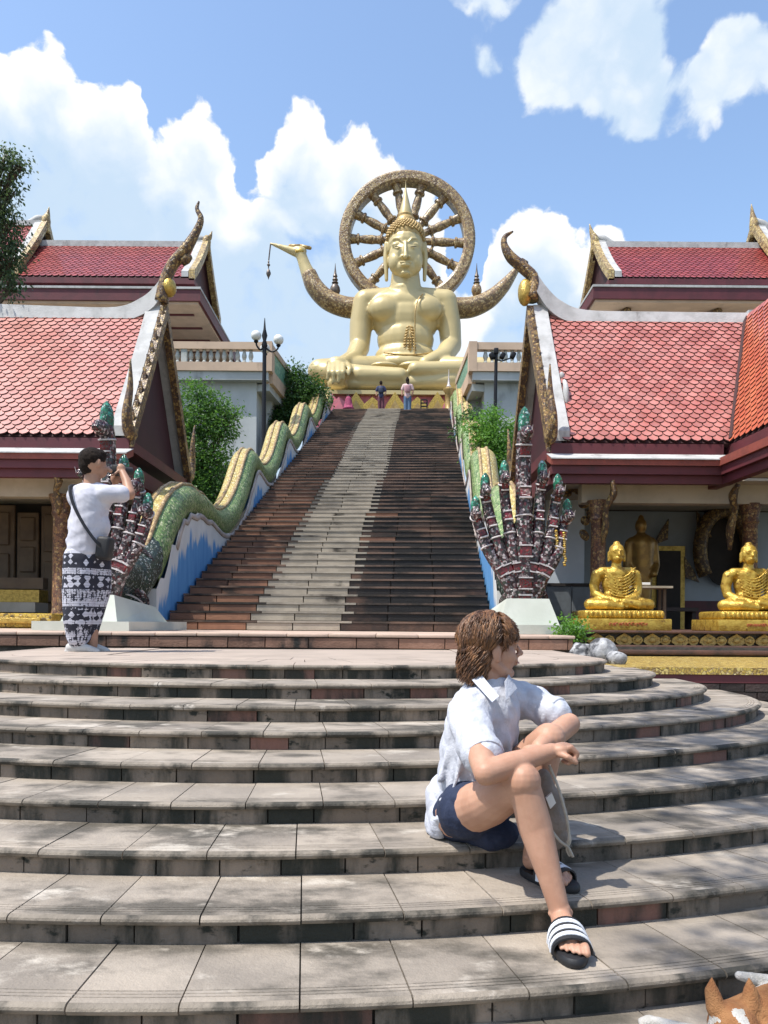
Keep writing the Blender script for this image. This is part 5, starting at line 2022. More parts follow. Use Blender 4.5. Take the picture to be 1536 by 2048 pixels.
def frame3(f, up=Vector((0, 0, 1))):
    f = Vector(f).normalized()
    l = up.cross(f).normalized()
    u = f.cross(l)
    return f, l, u


def sole_outline(h, t, w, n=28):
    """footbed outline from heel to toe, wider at the ball"""
    h, t = Vector(h), Vector(t)
    d = (t - h)
    L_ = d.length
    d.normalize()
    s = Vector((d.y, -d.x, 0))
    out = []
    for i in range(n):
        a = 2 * math.pi * i / n
        u_ = .5 - .5 * math.cos(a)
        prof = (math.sin(math.pi * min(max(u_, 0), 1)) ** .42) * lerp(.80, 1.05, u_)
        out.append(h + d * (u_ * L_) + s * (w * .5 * prof * (1 if a < math.pi else -1)))
    return out, d, s


def slide(parent, h, t, w, z, top):
    """pool slide: thick black sole, arched strap with three white bands"""
    out, d, s = sole_outline((h[0], h[1], z), (t[0], t[1], z), w)
    lay = [(1.0, 0.002), (1.03, .010), (1.03, .020), (.98, .028)]
    c = sum(out, Vector()) / len(out)
    vs, fs = [], []
    n = len(out)
    for sc, dz in lay:
        vs += [c + (p - c) * sc + Vector((0, 0, dz)) for p in out]
    for k in range(len(lay) - 1):
        for i in range(n):
            j = (i + 1) % n
            fs.append((k * n + i, k * n + j, (k + 1) * n + j, (k + 1) * n + i))
    fs += [tuple(range(n))[::-1], tuple((len(lay) - 1) * n + i for i in range(n))]
    MB().add(vs, fs).build('sandal_sole', m_black, parent, 40)
    hv, L_ = Vector((h[0], h[1], z)), (Vector((t[0], t[1], 0)) - Vector((h[0], h[1], 0))).length

    def arch(u0, u1, lift, nm, mt, par):
        vs, fs = [], []
        m = 14
        for (u_, k) in ((u0, 0), (u1, 1)):
            for e_ in (0, .006):
                for i in range(m + 1):
                    a = math.pi * i / m
                    ww = w * .5 * lerp(.94, 1.0, (u_ - .4) / .4) + lift + e_
                    hh = top * lerp(1.0, .62, (u_ - .42) / .40) + lift + e_
                    vs.append(hv + d * (u_ * L_) + s * (-math.cos(a) * ww) + Vector((0, 0, .018 + (math.sin(a) ** .75) * hh)))
        q = m + 1
        for i in range(m):
            fs += [(i, i + 1, 2 * q + i + 1, 2 * q + i)[::-1], (q + i, q + i + 1, 3 * q + i + 1, 3 * q + i), (i, i + 1, q + i + 1, q + i), (2 * q + i, 3 * q + i, 3 * q + i + 1, 2 * q + i + 1)]
        fs += [(0, q, 3 * q, 2 * q), (m, 2 * q + m, 3 * q + m, q + m)]
        return MB().add(vs, fs).build(nm, mt, par, 40)
    st = arch(.42, .80, 0, 'sandal_strap', m_black, parent)
    for a, b in ((.47, .53), (.58, .64), (.69, .745)):
        arch(a, b, .0022, 'strap_stripe', m_stripe, st)


def toes(mb, h, t, z, w, big, r=.010):
    """five unequal toes at the front of the foot; big=+1 or -1 side of the big toe"""
    h, t = Vector((h[0], h[1], 0)), Vector((t[0], t[1], 0))
    d = (t - h).normalized()
    s = Vector((d.y, -d.x, 0))
    L_ = (t - h).length
    for i in range(5):
        o = [-1.72, -.72, .10, .90, 1.62][i] * w * .21 * big
        back = [.0, .004, .012, .022, .034][i]
        rr = [.0120, .0080, .0076, .0073, .0070][i]
        tip = t - d * (.022 + back) + s * (-o)
        base = tip - d * .06
        zz = z + .028
        mb.limb([base + Vector((0, 0, zz + .018)), tip - d * .018 + Vector((0, 0, zz + .018)), tip + Vector((0, 0, zz + .009))], [rr * 1.05, rr, rr * .92], 9)


def seated_man():
    root = thing('person', 'person in white linen shirt, navy shorts and striped slides sitting on the steps, looking right', 'person', (.33, 2.95, -.54))
    hipN, kneeN = P(918, 1628, 2.88), P(1046, 1562, 2.50)
    hN, tN = (.572, 2.485), (.562, 2.215)
    ankN = Vector((.568, 2.445, -.645))
    hipF, kneeF = Vector((.41, 3.02, -.43)), P(1098, 1478, 2.74)
    hF, tF = (.505, 2.785), (.655, 2.580)
    ankF = Vector((.535, 2.745, -.552))
    zN, zF_ = -.72, -.63
    shN, elN, wrN = P(936, 1428, 2.76), P(972, 1546, 2.47), P(1104, 1502, 2.58)
    shF, elF, wrF = P(1034, 1400, 3.0), P(1138, 1448, 2.85), P(1078, 1494, 2.66)
    neckb = P(985, 1372, 2.89)
    C = P(984, 1293, 2.88)
    f, l, u = frame3((.985, .17, -.02))
    Hd = lambda a, b, c: C + f * a + l * b + u * c
    rotH = Matrix((f, l, u)).transposed()
    mb = MB()
    # head
    mb.ell(Hd(-.012, 0, .030), (.096, .075, .088), rotH)
    mb.ell(Hd(.034, 0, -.030), (.056, .060, .086), rotH)
    mb.ell(Hd(.050, 0, .043), (.040, .056, .045), rotH)
    for s_ in (-1, 1):
        mb.limb([Hd(-.015, s_ * .054, -.055), Hd(.030, s_ * .040, -.088), Hd(.062, s_ * .014, -.102)], [.020, .020, .017], 10)
        mb.ell(Hd(.052, s_ * .036, -.032), (.030, .026, .034), rotH)
        mb.limb([Hd(.088, s_ * .012, .018), Hd(.078, s_ * .042, .020)], [.009, .008], 8)
        mb.ell(Hd(.077, s_ * .031, .002), .0125, seg=10)
        mb.ell(Hd(.100, s_ * .010, -.030), (.010, .008, .007), rotH, 8, 6)
        mb.ell(Hd(-.006, s_ * .076, -.020), (.019, .009, .030), rotH)
        mb.ell(Hd(.002, s_ * .077, -.046), (.010, .007, .012), rotH, 8, 6)
    mb.limb([Hd(.088, 0, .016), Hd(.100, 0, -.004), Hd(.112, 0, -.022)], [.0075, .0085, .0115], 9)
    mb.ell(Hd(.088, 0, -.046), (.013, .024, .012), rotH, 10, 7)
    mb.ell(Hd(.0925, 0, -.0545), (.011, .021, .0055), rotH, 10, 6)
    mb.ell(Hd(.0910, 0, -.0640), (.011, .018, .0065), rotH, 10, 6)
    mb.ell(Hd(.070, 0, -.098), (.020, .021, .018), rotH)
    # neck and upper chest
    mb.limb([Hd(-.028, 0, -.045), Hd(-.030, 0, -.09), neckb + Vector((0, 0, -.01))], [.058, .054, .060])
    mb.ell(neckb + Vector((.0, 0, -.03)), (.075, .07, .05))
    # arms
    mb.limb([shN, shN.lerp(elN, .55), elN], [.052, .047, .040])
    mb.limb([elN, elN.lerp(wrN, .35), wrN], [.041, .043, .027])
    mb.limb([shF, shF.lerp(elF, .55), elF], [.050, .046, .040])
    mb.limb([elF, elF.lerp(wrF, .35), wrF], [.041, .042, .027])
    # near hand: wrist bent, palm down, fingers folded over
    K = P(1140, 1494, 2.58)
    mb.ell(wrN.lerp(K, .55), (.042, .036, .022), Matrix.Rotation(-.1, 3, 'Y'))
    for i in range(4):
        dy = -.030 + .020 * i
        b0 = K + Vector((-.004 + .002 * i, dy, .004 - .003 * i))
        b1 = b0 + Vector((.021 - .003 * i, .002, -.022))
        b2 = b1 + Vector((-.010, 0, -.024 + .002 * i))
        b3 = b2 + Vector((-.020, 0, -.008))
        mb.limb([b0, b1, b2, b3], [.0105, .0098, .0090, .0078], 9)
    mb.limb([wrN + Vector((.022, -.024, -.006)), K + Vector((-.018, -.045, -.026)), K + Vector((.010, -.042, -.044))], [.013, .0115, .009], 9)
    # far hand tucked under it
    K2 = wrF + Vector((-.050, -.050, -.012))
    mb.ell(wrF.lerp(K2, .6), (.036, .036, .020))
    for i in range(4):
        b0 = K2 + Vector((.02 - .014 * i, -.014 * i + .012, 0))
        mb.limb([b0, b0 + Vector((-.02, -.015, -.018)), b0 + Vector((-.016, -.008, -.045))], [.010, .009, .0075], 9)
    mb.limb([wrF + Vector((.0, -.03, 0)), K2 + Vector((.03, -.045, -.01)), K2 + Vector((.015, -.055, -.02))], [.012, .0105, .0085], 9)
    # legs
    mb.limb([hipN, hipN.lerp(kneeN, .5) + Vector((0, 0, -.012)), kneeN], [.094, .083, .059])
    mb.ell(kneeN + Vector((.0, -.012, .004)), (.050, .048, .054))
    cal = kneeN.lerp(ankN, .36) + Vector((.0, .022, 0))
    mb.limb([kneeN, cal, kneeN.lerp(ankN, .72) + Vector((0, .006, 0)), ankN], [.052, .056, .040, .032])
    mb.limb([hipF, hipF.lerp(kneeF, .5), kneeF], [.090, .078, .058])
    cal = kneeF.lerp(ankF, .36) + Vector((-.006, .024, 0))
    mb.limb([kneeF, cal, kneeF.lerp(ankF, .72), ankF], [.052, .055, .040, .032])
    # feet
    for (h, t, a_, z, big) in ((hN, tN, ankN, zN, -1), (hF, tF, ankF, zF_, 1)):
        hv, tv = Vector((*h, z)), Vector((*t, z))
        d = (tv - hv).normalized()
        mb.limb([a_ + Vector((0, 0, .01)), hv + d * .045 + Vector((0, 0, .058))], [.033, .031])
        mb.limb([a_ + d * .02 + Vector((0, 0, -.012)), hv + d * .13 + Vector((0, 0, .058)), hv + d * .185 + Vector((0, 0, .046))], [.034, .033, .024])
        s = Vector((d.y, -d.x, 0))
        for o in (-.022, .022):
            mb.limb([hv + d * .12 + s * o + Vector((0, 0, .050)), hv + d * .180 + s * o * 1.2 + Vector((0, 0, .043))], [.026, .017])
        mb.ell(a_ + s * .026 + Vector((0, 0, 0)), .014)
        mb.ell(a_ - s * .026 + Vector((0, 0, .004)), .014)
        toes(mb, h, t, z, .098, big)
    # trunk under the clothes
    mb.limb([hipN.lerp(hipF, .5) + Vector((0, 0, .02)), P(942, 1540, 2.93), P(968, 1440, 2.90), neckb], [.11, .10, .10, .05])
    link('body', sculpt(mb, .0041, 3), m_skin, root, 180)
    for s_ in (-1, 1):
        MB().ell(Hd(.0875, s_ * .031, .002), (.0035, .008, .0045), rotH, 8, 6).build('eye', m_eye, root, 180)
        MB().limb([Hd(.0985, s_ * .014, .026), Hd(.092, s_ * .030, .0305), Hd(.080, s_ * .045, .027)], [.003, .0042, .0025], 7).build('eyebrow', m_hair, root, 180)
    MB().limb([Hd(.1035, -.010, -.0592), Hd(.1045, 0, -.0585), Hd(.1035, .010, -.0592)], [.0026, .0034, .0026], 7).limb([Hd(.092, -.020, -.058), Hd(.1035, -.010, -.0592)], [.0018, .0026], 7).limb([Hd(.092, .020, -.058), Hd(.1035, .010, -.0592)], [.0018, .0026], 7).build('lips', m_lip, root, 180)

    # shirt
    sh = MB()
    bx = [(922, 1622, 3.02, .140), (927, 1600, 2.99, .142), (938, 1580, 2.95, .132), (950, 1520, 2.93, .136), (962, 1465, 2.91, .143), (972, 1420, 2.89, .128), (986, 1388, 2.88, .080)]
    sh.limb([P(a, b, c) for a, b, c, _ in bx], [r for *_, r in bx], 18)
    sh.ell(P(896, 1624, 2.96), (.080, .125, .090))
    sh.ell(P(882, 1600, 2.99), (.062, .11, .10))
    sh.ell(P(876, 1640, 2.97), (.050, .12, .070))
    sh.limb([P(866, 1662, 3.04), P(870, 1658, 2.92), P(888, 1634, 2.84), P(918, 1598, 2.79)], [.028, .028, .028, .026], 14)
    sh.limb([shN + Vector((.02, .03, .0)), shN, P(955, 1492, 2.62)], [.080, .078, .071], 20)
    sh.limb([P(955, 1488, 2.63), P(966, 1510, 2.585)], [.071, .071], 20)
    sh.limb([shF, P(1072, 1408, 2.95), P(1102, 1424, 2.905)], [.076, .064, .062], 16)
    sh.limb([P(1095, 1421, 2.915), P(1110, 1428, 2.893)], [.064, .064], 16)
    sh.limb([shN, P(985, 1392, 2.88), shF], [.074, .074, .074], 16)
    # loose folds
    for (a, b, c) in (((905, 1450), (880, 1560), 2.86), ((930, 1470), (900, 1600), 2.80), ((985, 1430), (1000, 1540), 2.78), ((1010, 1430), (1020, 1530), 2.80), ((880, 1600), (960, 1560), 2.82), ((870, 1640), (950, 1590), 2.84)):
        sh.limb([P(*a, c), P((a[0] + b[0]) / 2 + 4, (a[1] + b[1]) / 2, c + .0), P(*b, c)], [.008, .013, .007], 8)
    me_ = sculpt(sh, .0065, 2, disp=flare)
    for v in me_.vertices:
        v.co.z = max(v.co.z, -.535)
    link('shirt', me_, m_linen, root, 180)
    # collar flaps and the button strip
    for pts in ([(944, 1360, 2.80), (960, 1346, 2.81), (998, 1392, 2.715), (984, 1404, 2.705)], [(1010, 1364, 2.79), (1018, 1349, 2.83), (1034, 1376, 2.82), (1012, 1400, 2.73)]):
        w = [P(*q) for q in pts]
        MB().hexa([p + Vector((0, .012, 0)) for p in w], [p + Vector((0, -.004, 0)) for p in w]).build('collar_flap', m_linen, root, 40)
    MB().tube(smooth_path([P(955, 1352, 2.83), P(938, 1350, 2.95), P(965, 1345, 3.0), P(1005, 1350, 2.96)], 14), .022, 8).build('collar_band', m_linen, root, 180)
    # cuffs rolled above the elbow
    for a, b, r_ in ((P(961, 1500, 2.605), P(968, 1515, 2.57), .0735), (P(1103, 1424, 2.905), P(1113, 1429, 2.888), .066)):
        MB().tube([a, a.lerp(b, .2), a.lerp(b, .8), b], [r_ * .93, r_, r_, r_ * .95], 20).build('sleeve_cuff', m_linen, root, 60)
    # shorts
    so = MB()
    so.ell(hipN.lerp(hipF, .5) + Vector((.015, .0, -.012)), (.128, .13, .096))
    so.limb([hipN + Vector((.0, .03, -.01)), hipN.lerp(kneeN, .16)], [.100, .109], 18)
    so.limb([hipF + Vector((-.02, .02, 0)), hipF.lerp(kneeF, .45)], [.104, .098], 18)
    so.ell(P(985, 1668, 2.84), (.10, .07, .06))
    link('shorts', sculpt(so, .0065, 3, disp=lambda c: .7 * flare(c)), m_navy, root, 180)
    slide(root, hN, tN, .112, zN, .072)
    slide(root, hF, tF, .106, zF_, .070)

    # wavy hair
    q = random.Random(5)
    cap = MB()
    cap.ell(Hd(-.018, 0, .042), (.101, .084, .083), rotH)
    cap.ell(Hd(-.058, 0, -.012), (.058, .078, .080), rotH)
    cap.ell(Hd(-.064, 0, -.075), (.036, .058, .045), rotH)
    hb = link('hair', sculpt(cap, .007, 2), m_hair, root, 180)
    hm = MB()
    for i in range(3200):
        th = q.uniform(0, 2 * math.pi)
        ph = math.acos(q.uniform(-.25, 1))
        d = Vector((math.sin(ph) * math.cos(th), math.sin(ph) * math.sin(th), math.cos(ph)))
        if d.x > .35 and d.z < .22:
            continue
        if d.x > .62 and d.z < .45:
            continue
        p = Vector((-.018 + .101 * d.x, .084 * d.y, .042 + .083 * d.z))
        # combed back and down from a parting, fringe swept to the side
        if d.x > .30:
            g = Vector((.55, (.9 if d.y > 0 else -.9), -.9))
        else:
            g = Vector((-.85, .35 * (1 if d.y > 0 else -1), -.75))
        ln = q.uniform(.07, .125) if d.x <= .30 else q.uniform(.05, .085)
        n_ = 8
        amp, ph0 = q.uniform(.003, .007), 9 * noise.noise(d * 3.2) + q.uniform(-.5, .5)
        path = []
        cur = p.copy()
        for k in range(n_):
            nr = Vector(((cur.x + .018) / .104 ** 2, cur.y / .087 ** 2, (cur.z - .042) / .086 ** 2)).normalized()
            dr = (g - nr * g.dot(nr))
            if dr.length < .05:
                dr = Vector((-1, 0, -.2))
            dr.normalize()
            side_ = dr.cross(nr)
            path.append(cur + side_ * amp * math.sin(ph0 + k * 1.25) + nr * (.004 + .0045 * math.sin(ph0 + k * .9) + (.006 if k == n_ - 1 else 0)))
            cur = cur + dr * ln / n_
            e = math.sqrt(((cur.x + .018) / .104) ** 2 + (cur.y / .087) ** 2 + ((cur.z - .042) / .086) ** 2)
            if e < 1 and cur.z > -.02:
                cur = Vector((-.018, 0, .042)) + (cur - Vector((-.018, 0, .042))) / e
            g = (g + Vector((0, 0, -.10))).normalized()
        hm.tube([Hd(*v) for v in path], interp([.0018, .0027, .0026, .0021, .0007], n_ - 1), 5, cap=False)
    for i in range(1100):         # curls at the nape and over the ear
        a = q.uniform(-1, 1)
        p = Vector((q.uniform(-.112, -.035), a * .080, q.uniform(-.085, .03)))
        e = math.sqrt(((p.x + .058) / .060) ** 2 + (p.y / .080) ** 2 + ((p.z + .02) / .09) ** 2)
        p = Vector((-.058, 0, -.02)) + (p - Vector((-.058, 0, -.02))) / max(e, .3) * 1.0
        if p.x > -.004:
            p.x = -.004
        ln = q.uniform(.03, .06)
        ph0 = q.uniform(0, 6.3)
        path = [p + Vector((-.25 * ln * t + .007 * math.sin(ph0 + 4.5 * t), .006 * math.cos(ph0 + 4.5 * t) + a * .004, -ln * t)) for t in [j / 6 for j in range(7)]]
        hm.tube([Hd(*v) for v in path], interp([.0019, .0028, .0026, .0008], 6), 5, cap=False)
    tag(hm.build('hair_locks', m_hair, hb, 180), kind='stuff')
    return root


man = seated_man()

# taupe drawstring bag hanging from the hands
m_bag = M('taupe_canvas', (.25, .20, .165), (.20, .16, .13), 14, .85, bump=.4, bscale=110)
m_cord = M('pale_cord', (.46, .42, .36), (.38, .34, .28), 30, .8)
bag = thing('drawstring_bag', 'taupe drawstring bag hanging between the legs of the seated person', 'bag', P(1100, 1690, 2.66))
mb = MB()
for (a, b, ra, rb) in (((1086, 1552), (1098, 1600), .026, .046), ((1098, 1600), (1106, 1645), .046, .048), ((1106, 1645), (1112, 1682), .048, .030)):
    mb.cap(P(*a, 2.68), P(*b, 2.67), ra, rb)
mb.limb([P(1078, 1600, 2.67), P(1092, 1670, 2.66), P(1112, 1690, 2.65)], [.02, .022, .012])
mb.limb([P(1122, 1600, 2.68), P(1130, 1640, 2.67), P(1126, 1685, 2.66)], [.014, .014, .012])
bb = link('sack', sculpt(mb, .006, 3, disp=lambda c: .004 * noise.noise(c * 40)), m_bag, bag, 180)
lb = [P(1092, 1596, 2.600), P(1104, 1586, 2.600), P(1112, 1606, 2.600), P(1101, 1618, 2.600)]
MB().hexa([p + Vector((0, .014, 0)) for p in lb], lb).build('white_label', m_notice, bag)
for pts in ([(1098, 1530, 2.62), (1118, 1580, 2.60), (1134, 1640, 2.60), (1138, 1676, 2.60), (1131, 1692, 2.62)], [(1074, 1596, 2.60), (1090, 1640, 2.60), (1118, 1680, 2.60), (1136, 1694, 2.61), (1146, 1714, 2.61)],
            [(1136, 1660, 2.61), (1140, 1680, 2.61), (1134, 1698, 2.62), (1140, 1712, 2.62)]):
    MB().tube(smooth_path([P(*p) for p in pts], 20), .0052, 6).build('cord', m_cord, bag, 180)


# ---- standing man taking a picture
def pants_mat():
    m = bpy.data.materials.new('black_white_print_cotton')
    m.use_nodes = True
    nt, N, L, b = nodes(m)
    b.inputs['Roughness'].default_value = .85
    pos = N('ShaderNodeNewGeometry').outputs['Position']
    sep = N('ShaderNodeSeparateXYZ')
    L(pos, sep.inputs[0])
    mr = N('ShaderNodeMapRange')
    L(sep.outputs[2], mr.inputs[0])
    mr.inputs[1].default_value = .07
    mr.inputs[2].default_value = .90

    def ramp(stops):
        c = N('ShaderNodeValToRGB')
        c.color_ramp.interpolation = 'CONSTANT'
        for i, (p, v) in enumerate(stops):
            e = c.color_ramp.elements[i] if i < 2 else c.color_ramp.elements.new(p)
            e.position = p
            e.color = (v, v, v, 1)
        L(mr.outputs[0], c.inputs[0])
        return c.outputs[0]
    # how black each printed band is, and how large its motif
    thr = ramp([(0, .62), (.13, .50), (.20, .70), (.24, .66), (.36, .26), (.385, .66), (.44, .56), (.56, .26), (.58, .66), (.70, .26), (.72, .62), (.78, .52), (.93, .72)])

    def vor(sc, st, metric):
        mp = N('ShaderNodeMapping')
        mp.inputs['Scale'].default_value = st
        mp.inputs['Rotation'].default_value = (0, 0, .2)
        L(pos, mp.inputs[0])
        v = N('ShaderNodeTexVoronoi')
        v.distance = metric
        v.inputs['Scale'].default_value = sc
        v.inputs['Randomness'].default_value = .35
        L(mp.outputs[0], v.inputs['Vector'])
        return v.outputs['Distance']
    va, vb = vor(16, (1, 1, 1), 'MANHATTAN'), vor(44, (1, 1, 1.4), 'EUCLIDEAN')
    mixv = N('ShaderNodeMix')
    L(ramp([(0, .6), (.24, .1), (.36, 1), (.44, .9), (.58, .1), (.70, 1), (.78, 0), (.93, 1)]), mixv.inputs['Factor'])
    L(va, mixv.inputs['A'])
    L(vb, mixv.inputs['B'])
    gt = N('ShaderNodeMath')
    gt.operation = 'GREATER_THAN'
    L(mixv.outputs['Result'], gt.inputs[0])
    L(thr, gt.inputs[1])
    wv = N('ShaderNodeTexWave')
    wv.bands_direction = 'Z'
    wv.inputs['Scale'].default_value = 14
    L(pos, wv.inputs['Vector'])
    g2 = N('ShaderNodeMath')
    g2.operation = 'GREATER_THAN'
    L(wv.outputs['Fac'], g2.inputs[0])
    g2.inputs[1].default_value = .985
    mxm = N('ShaderNodeMath')
    mxm.operation = 'MAXIMUM'
    L(gt.outputs[0], mxm.inputs[0])
    L(g2.outputs[0], mxm.inputs[1])
    c = N('ShaderNodeMix')
    c.data_type = 'RGBA'
    L(mxm.outputs[0], c.inputs['Factor'])
    c.inputs['A'].default_value = (.50, .50, .57, 1)
    c.inputs['B'].default_value = (.018, .019, .032, 1)
    L(c.outputs['Result'], b.inputs['Base Color'])
    return m


YM = 6.72
km = YM / F
G = lambda x, y, d=0.0: P(x, y, YM) + Vector((0, -d, 0))
sm = thing('person', 'person in white t-shirt and black-and-white patterned trousers standing with a raised camera', 'person', (G(168, 1304).x, YM, 0))
mb = MB()
mb.ell(G(187, 925, 0), (24 * km, 26 * km, 29 * km))
mb.ell(G(197, 938, -.02), (16 * km, 19 * km, 18 * km))
mb.ell(G(204, 930, .085), (6 * km, 3 * km, 9 * km))
mb.limb([G(214, 937, -.02), G(219, 941, -.02)], [4 * km, 4.5 * km])
mb.limb([G(185, 945, 0), G(184, 975, 0)], [15 * km, 17 * km])
mb.limb([G(184, 990, 0), G(182, 1070, 0)], [24 * km, 24 * km])
mb.limb([G(205, 988, .03), G(258, 988, -.02)], [11.5 * km, 11 * km])
mb.limb([G(258, 988, -.02), G(246, 960, -.10), G(232, 936, -.16)], [11 * km, 9.5 * km, 7 * km])
mb.ell(G(228, 930, -.17), (10 * km, 9 * km, 11 * km))
for i in range(4):
    mb.limb([G(226 - i, 924 + i * 4.5, -.16), G(218 - i, 922 + i * 4.5, -.20), G(214, 926 + i * 4.5, -.17)], [2.3 * km, 2.2 * km, 1.9 * km], 8)
mb.limb([G(226, 936, -.13), G(220, 944, -.11), G(214, 946, -.12)], [2.8 * km, 2.5 * km, 2.1 * km], 8)
mb.limb([G(152, 992, -.02), G(188, 998, -.28), G(208, 960, -.30)], [12 * km, 11 * km, 8 * km])
mb.ell(G(208, 946, -.26), (8 * km, 9 * km, 12 * km))
for i in range(4):
    mb.limb([G(207 + i, 938 + i * 4, -.30), G(213 + i, 936 + i * 4, -.30), G(216 + i, 939 + i * 4, -.27)], [2.3 * km, 2.2 * km, 1.9 * km], 8)
mb.limb([G(180, 1060, 0), G(166, 1130, .01), G(160, 1296, 0)], [22 * km, 18 * km, 10 * km])
mb.limb([G(180, 1070, 0), G(180, 1150, -.07), G(178, 1294, -.08)], [20 * km, 16 * km, 10 * km])
link('body', sculpt(mb, .0085, 3), m_skin2, sm, 180)
hr = MB()
hr.ell(G(185, 919, .01), (26.5 * km, 27.5 * km, 23.5 * km))
hr.ell(G(178, 930, .02), (18 * km, 22 * km, 23 * km))
hr.ell(G(196, 910, -.01), (16 * km, 19 * km, 12 * km))
hr.ell(G(181, 940, .06), (14 * km, 8 * km, 10 * km))
link('hair', sculpt(hr, .009, 2, disp=lambda c: .004 * noise.noise(c * 60)), m_hairk, sm, 180)
ts = MB()
for (x0, y0, r0, x1, y1, r1) in ((182, 1000, 35, 178, 1045, 36), (178, 1045, 36, 172, 1098, 37)):
    ts.cap(G(x0, y0, 0), G(x1, y1, 0), r0 * km, r1 * km, 20)
ts.ell(G(181, 1000, 0), (45 * km, 30 * km, 30 * km))
ts.ell(G(178, 1050, 0), (43 * km, 30 * km, 40 * km))
ts.ell(G(174, 1085, 0), (42 * km, 31 * km, 24 * km))
ts.limb([G(158, 988, .02), G(184, 978, 0), G(215, 988, .04)], [17 * km, 16 * km, 18 * km])
ts.limb([G(212, 990, .05), G(243, 989, .01)], [18.5 * km, 18 * km])
ts.limb([G(152, 992, .0), G(165, 998, -.16)], [18 * km, 17 * km])
link('tshirt', sculpt(ts, .010, 4, disp=lambda c: .007 * noise.noise(Vector((c.x * 6 + c.z * 5, c.y * 6, c.z * 15 - c.x * 9))) + .004 * abs(noise.noise(Vector((c.x * 14, c.y * 14, c.z * 24 + c.x * 16))))), m_tee, sm, 180)
pn = MB()
pn.ell(G(174, 1112, 0), (43 * km, 31 * km, 26 * km))
pn.limb([G(166, 1120, .02), G(163, 1180, .03), G(160, 1240, .03), G(158, 1276, .02)], [35 * km, 34 * km, 28 * km, 21 * km], 18)
pn.limb([G(184, 1120, -.06), G(184, 1175, -.08), G(174, 1235, -.09), G(168, 1272, -.08)], [32 * km, 30 * km, 24 * km, 18 * km], 18)
link('trousers', sculpt(pn, .010, 4, disp=lambda c: .012 * noise.noise(Vector((c.x * 7, c.y * 7, c.z * 3))) + .004 * noise.noise(c * 20)), pants_mat(), sm, 180)
for (x0, d) in ((0, .03), (8, -.11)):
    s_ = MB()
    for (a, b, ra, rb) in (((144 + x0, 1295), (170 + x0, 1297), 10, 11), ((170 + x0, 1297), (192 + x0, 1301), 11, 7)):
        s_.cap(G(*a, d), G(*b, d), ra * km, rb * km)
    s_.limb([G(140 + x0, 1303, d), G(196 + x0, 1304, d)], [8 * km, 7.5 * km])
    me_ = sculpt(s_, .008, 2)
    for v in me_.vertices:
        v.co.z = max(v.co.z, .001)
    link('shoe', me_, m_shoe, sm, 180)
cm = thing('camera_body', 'dark camera held to the eye of the standing person', 'camera', G(222, 934, -.2))
MB().cbox(G(222, 932, -.20), (.10, .12, .085), .012).build('camera_case', m_black, cm, 40)
MB().tube([G(228, 932, -.20), G(244, 931, -.26)], .036, 16).build('lens_barrel', m_black, cm, 40)
sbag = thing('shoulder_bag', 'black cross-body bag with diagonal strap on the standing person', 'bag', G(218, 1110, .02))
MB().cbox(G(214, 1098, .05), (.12, .15, .20), .03, Matrix.Rotation(.12, 3, 'Y'), 3).build('bag_body', m_black, sbag, 40)
st_ = smooth_path([G(162, 975, -.02), G(150, 976, .075), G(154, 992, .140), G(166, 1022, .175), G(186, 1058, .180), G(205, 1086, .155), G(215, 1096, .10)], 30)
MB().tube(st_, .020, 8, flat=.35, up=(-.5, -.8, .1)).build('strap', m_black, sbag, 60)


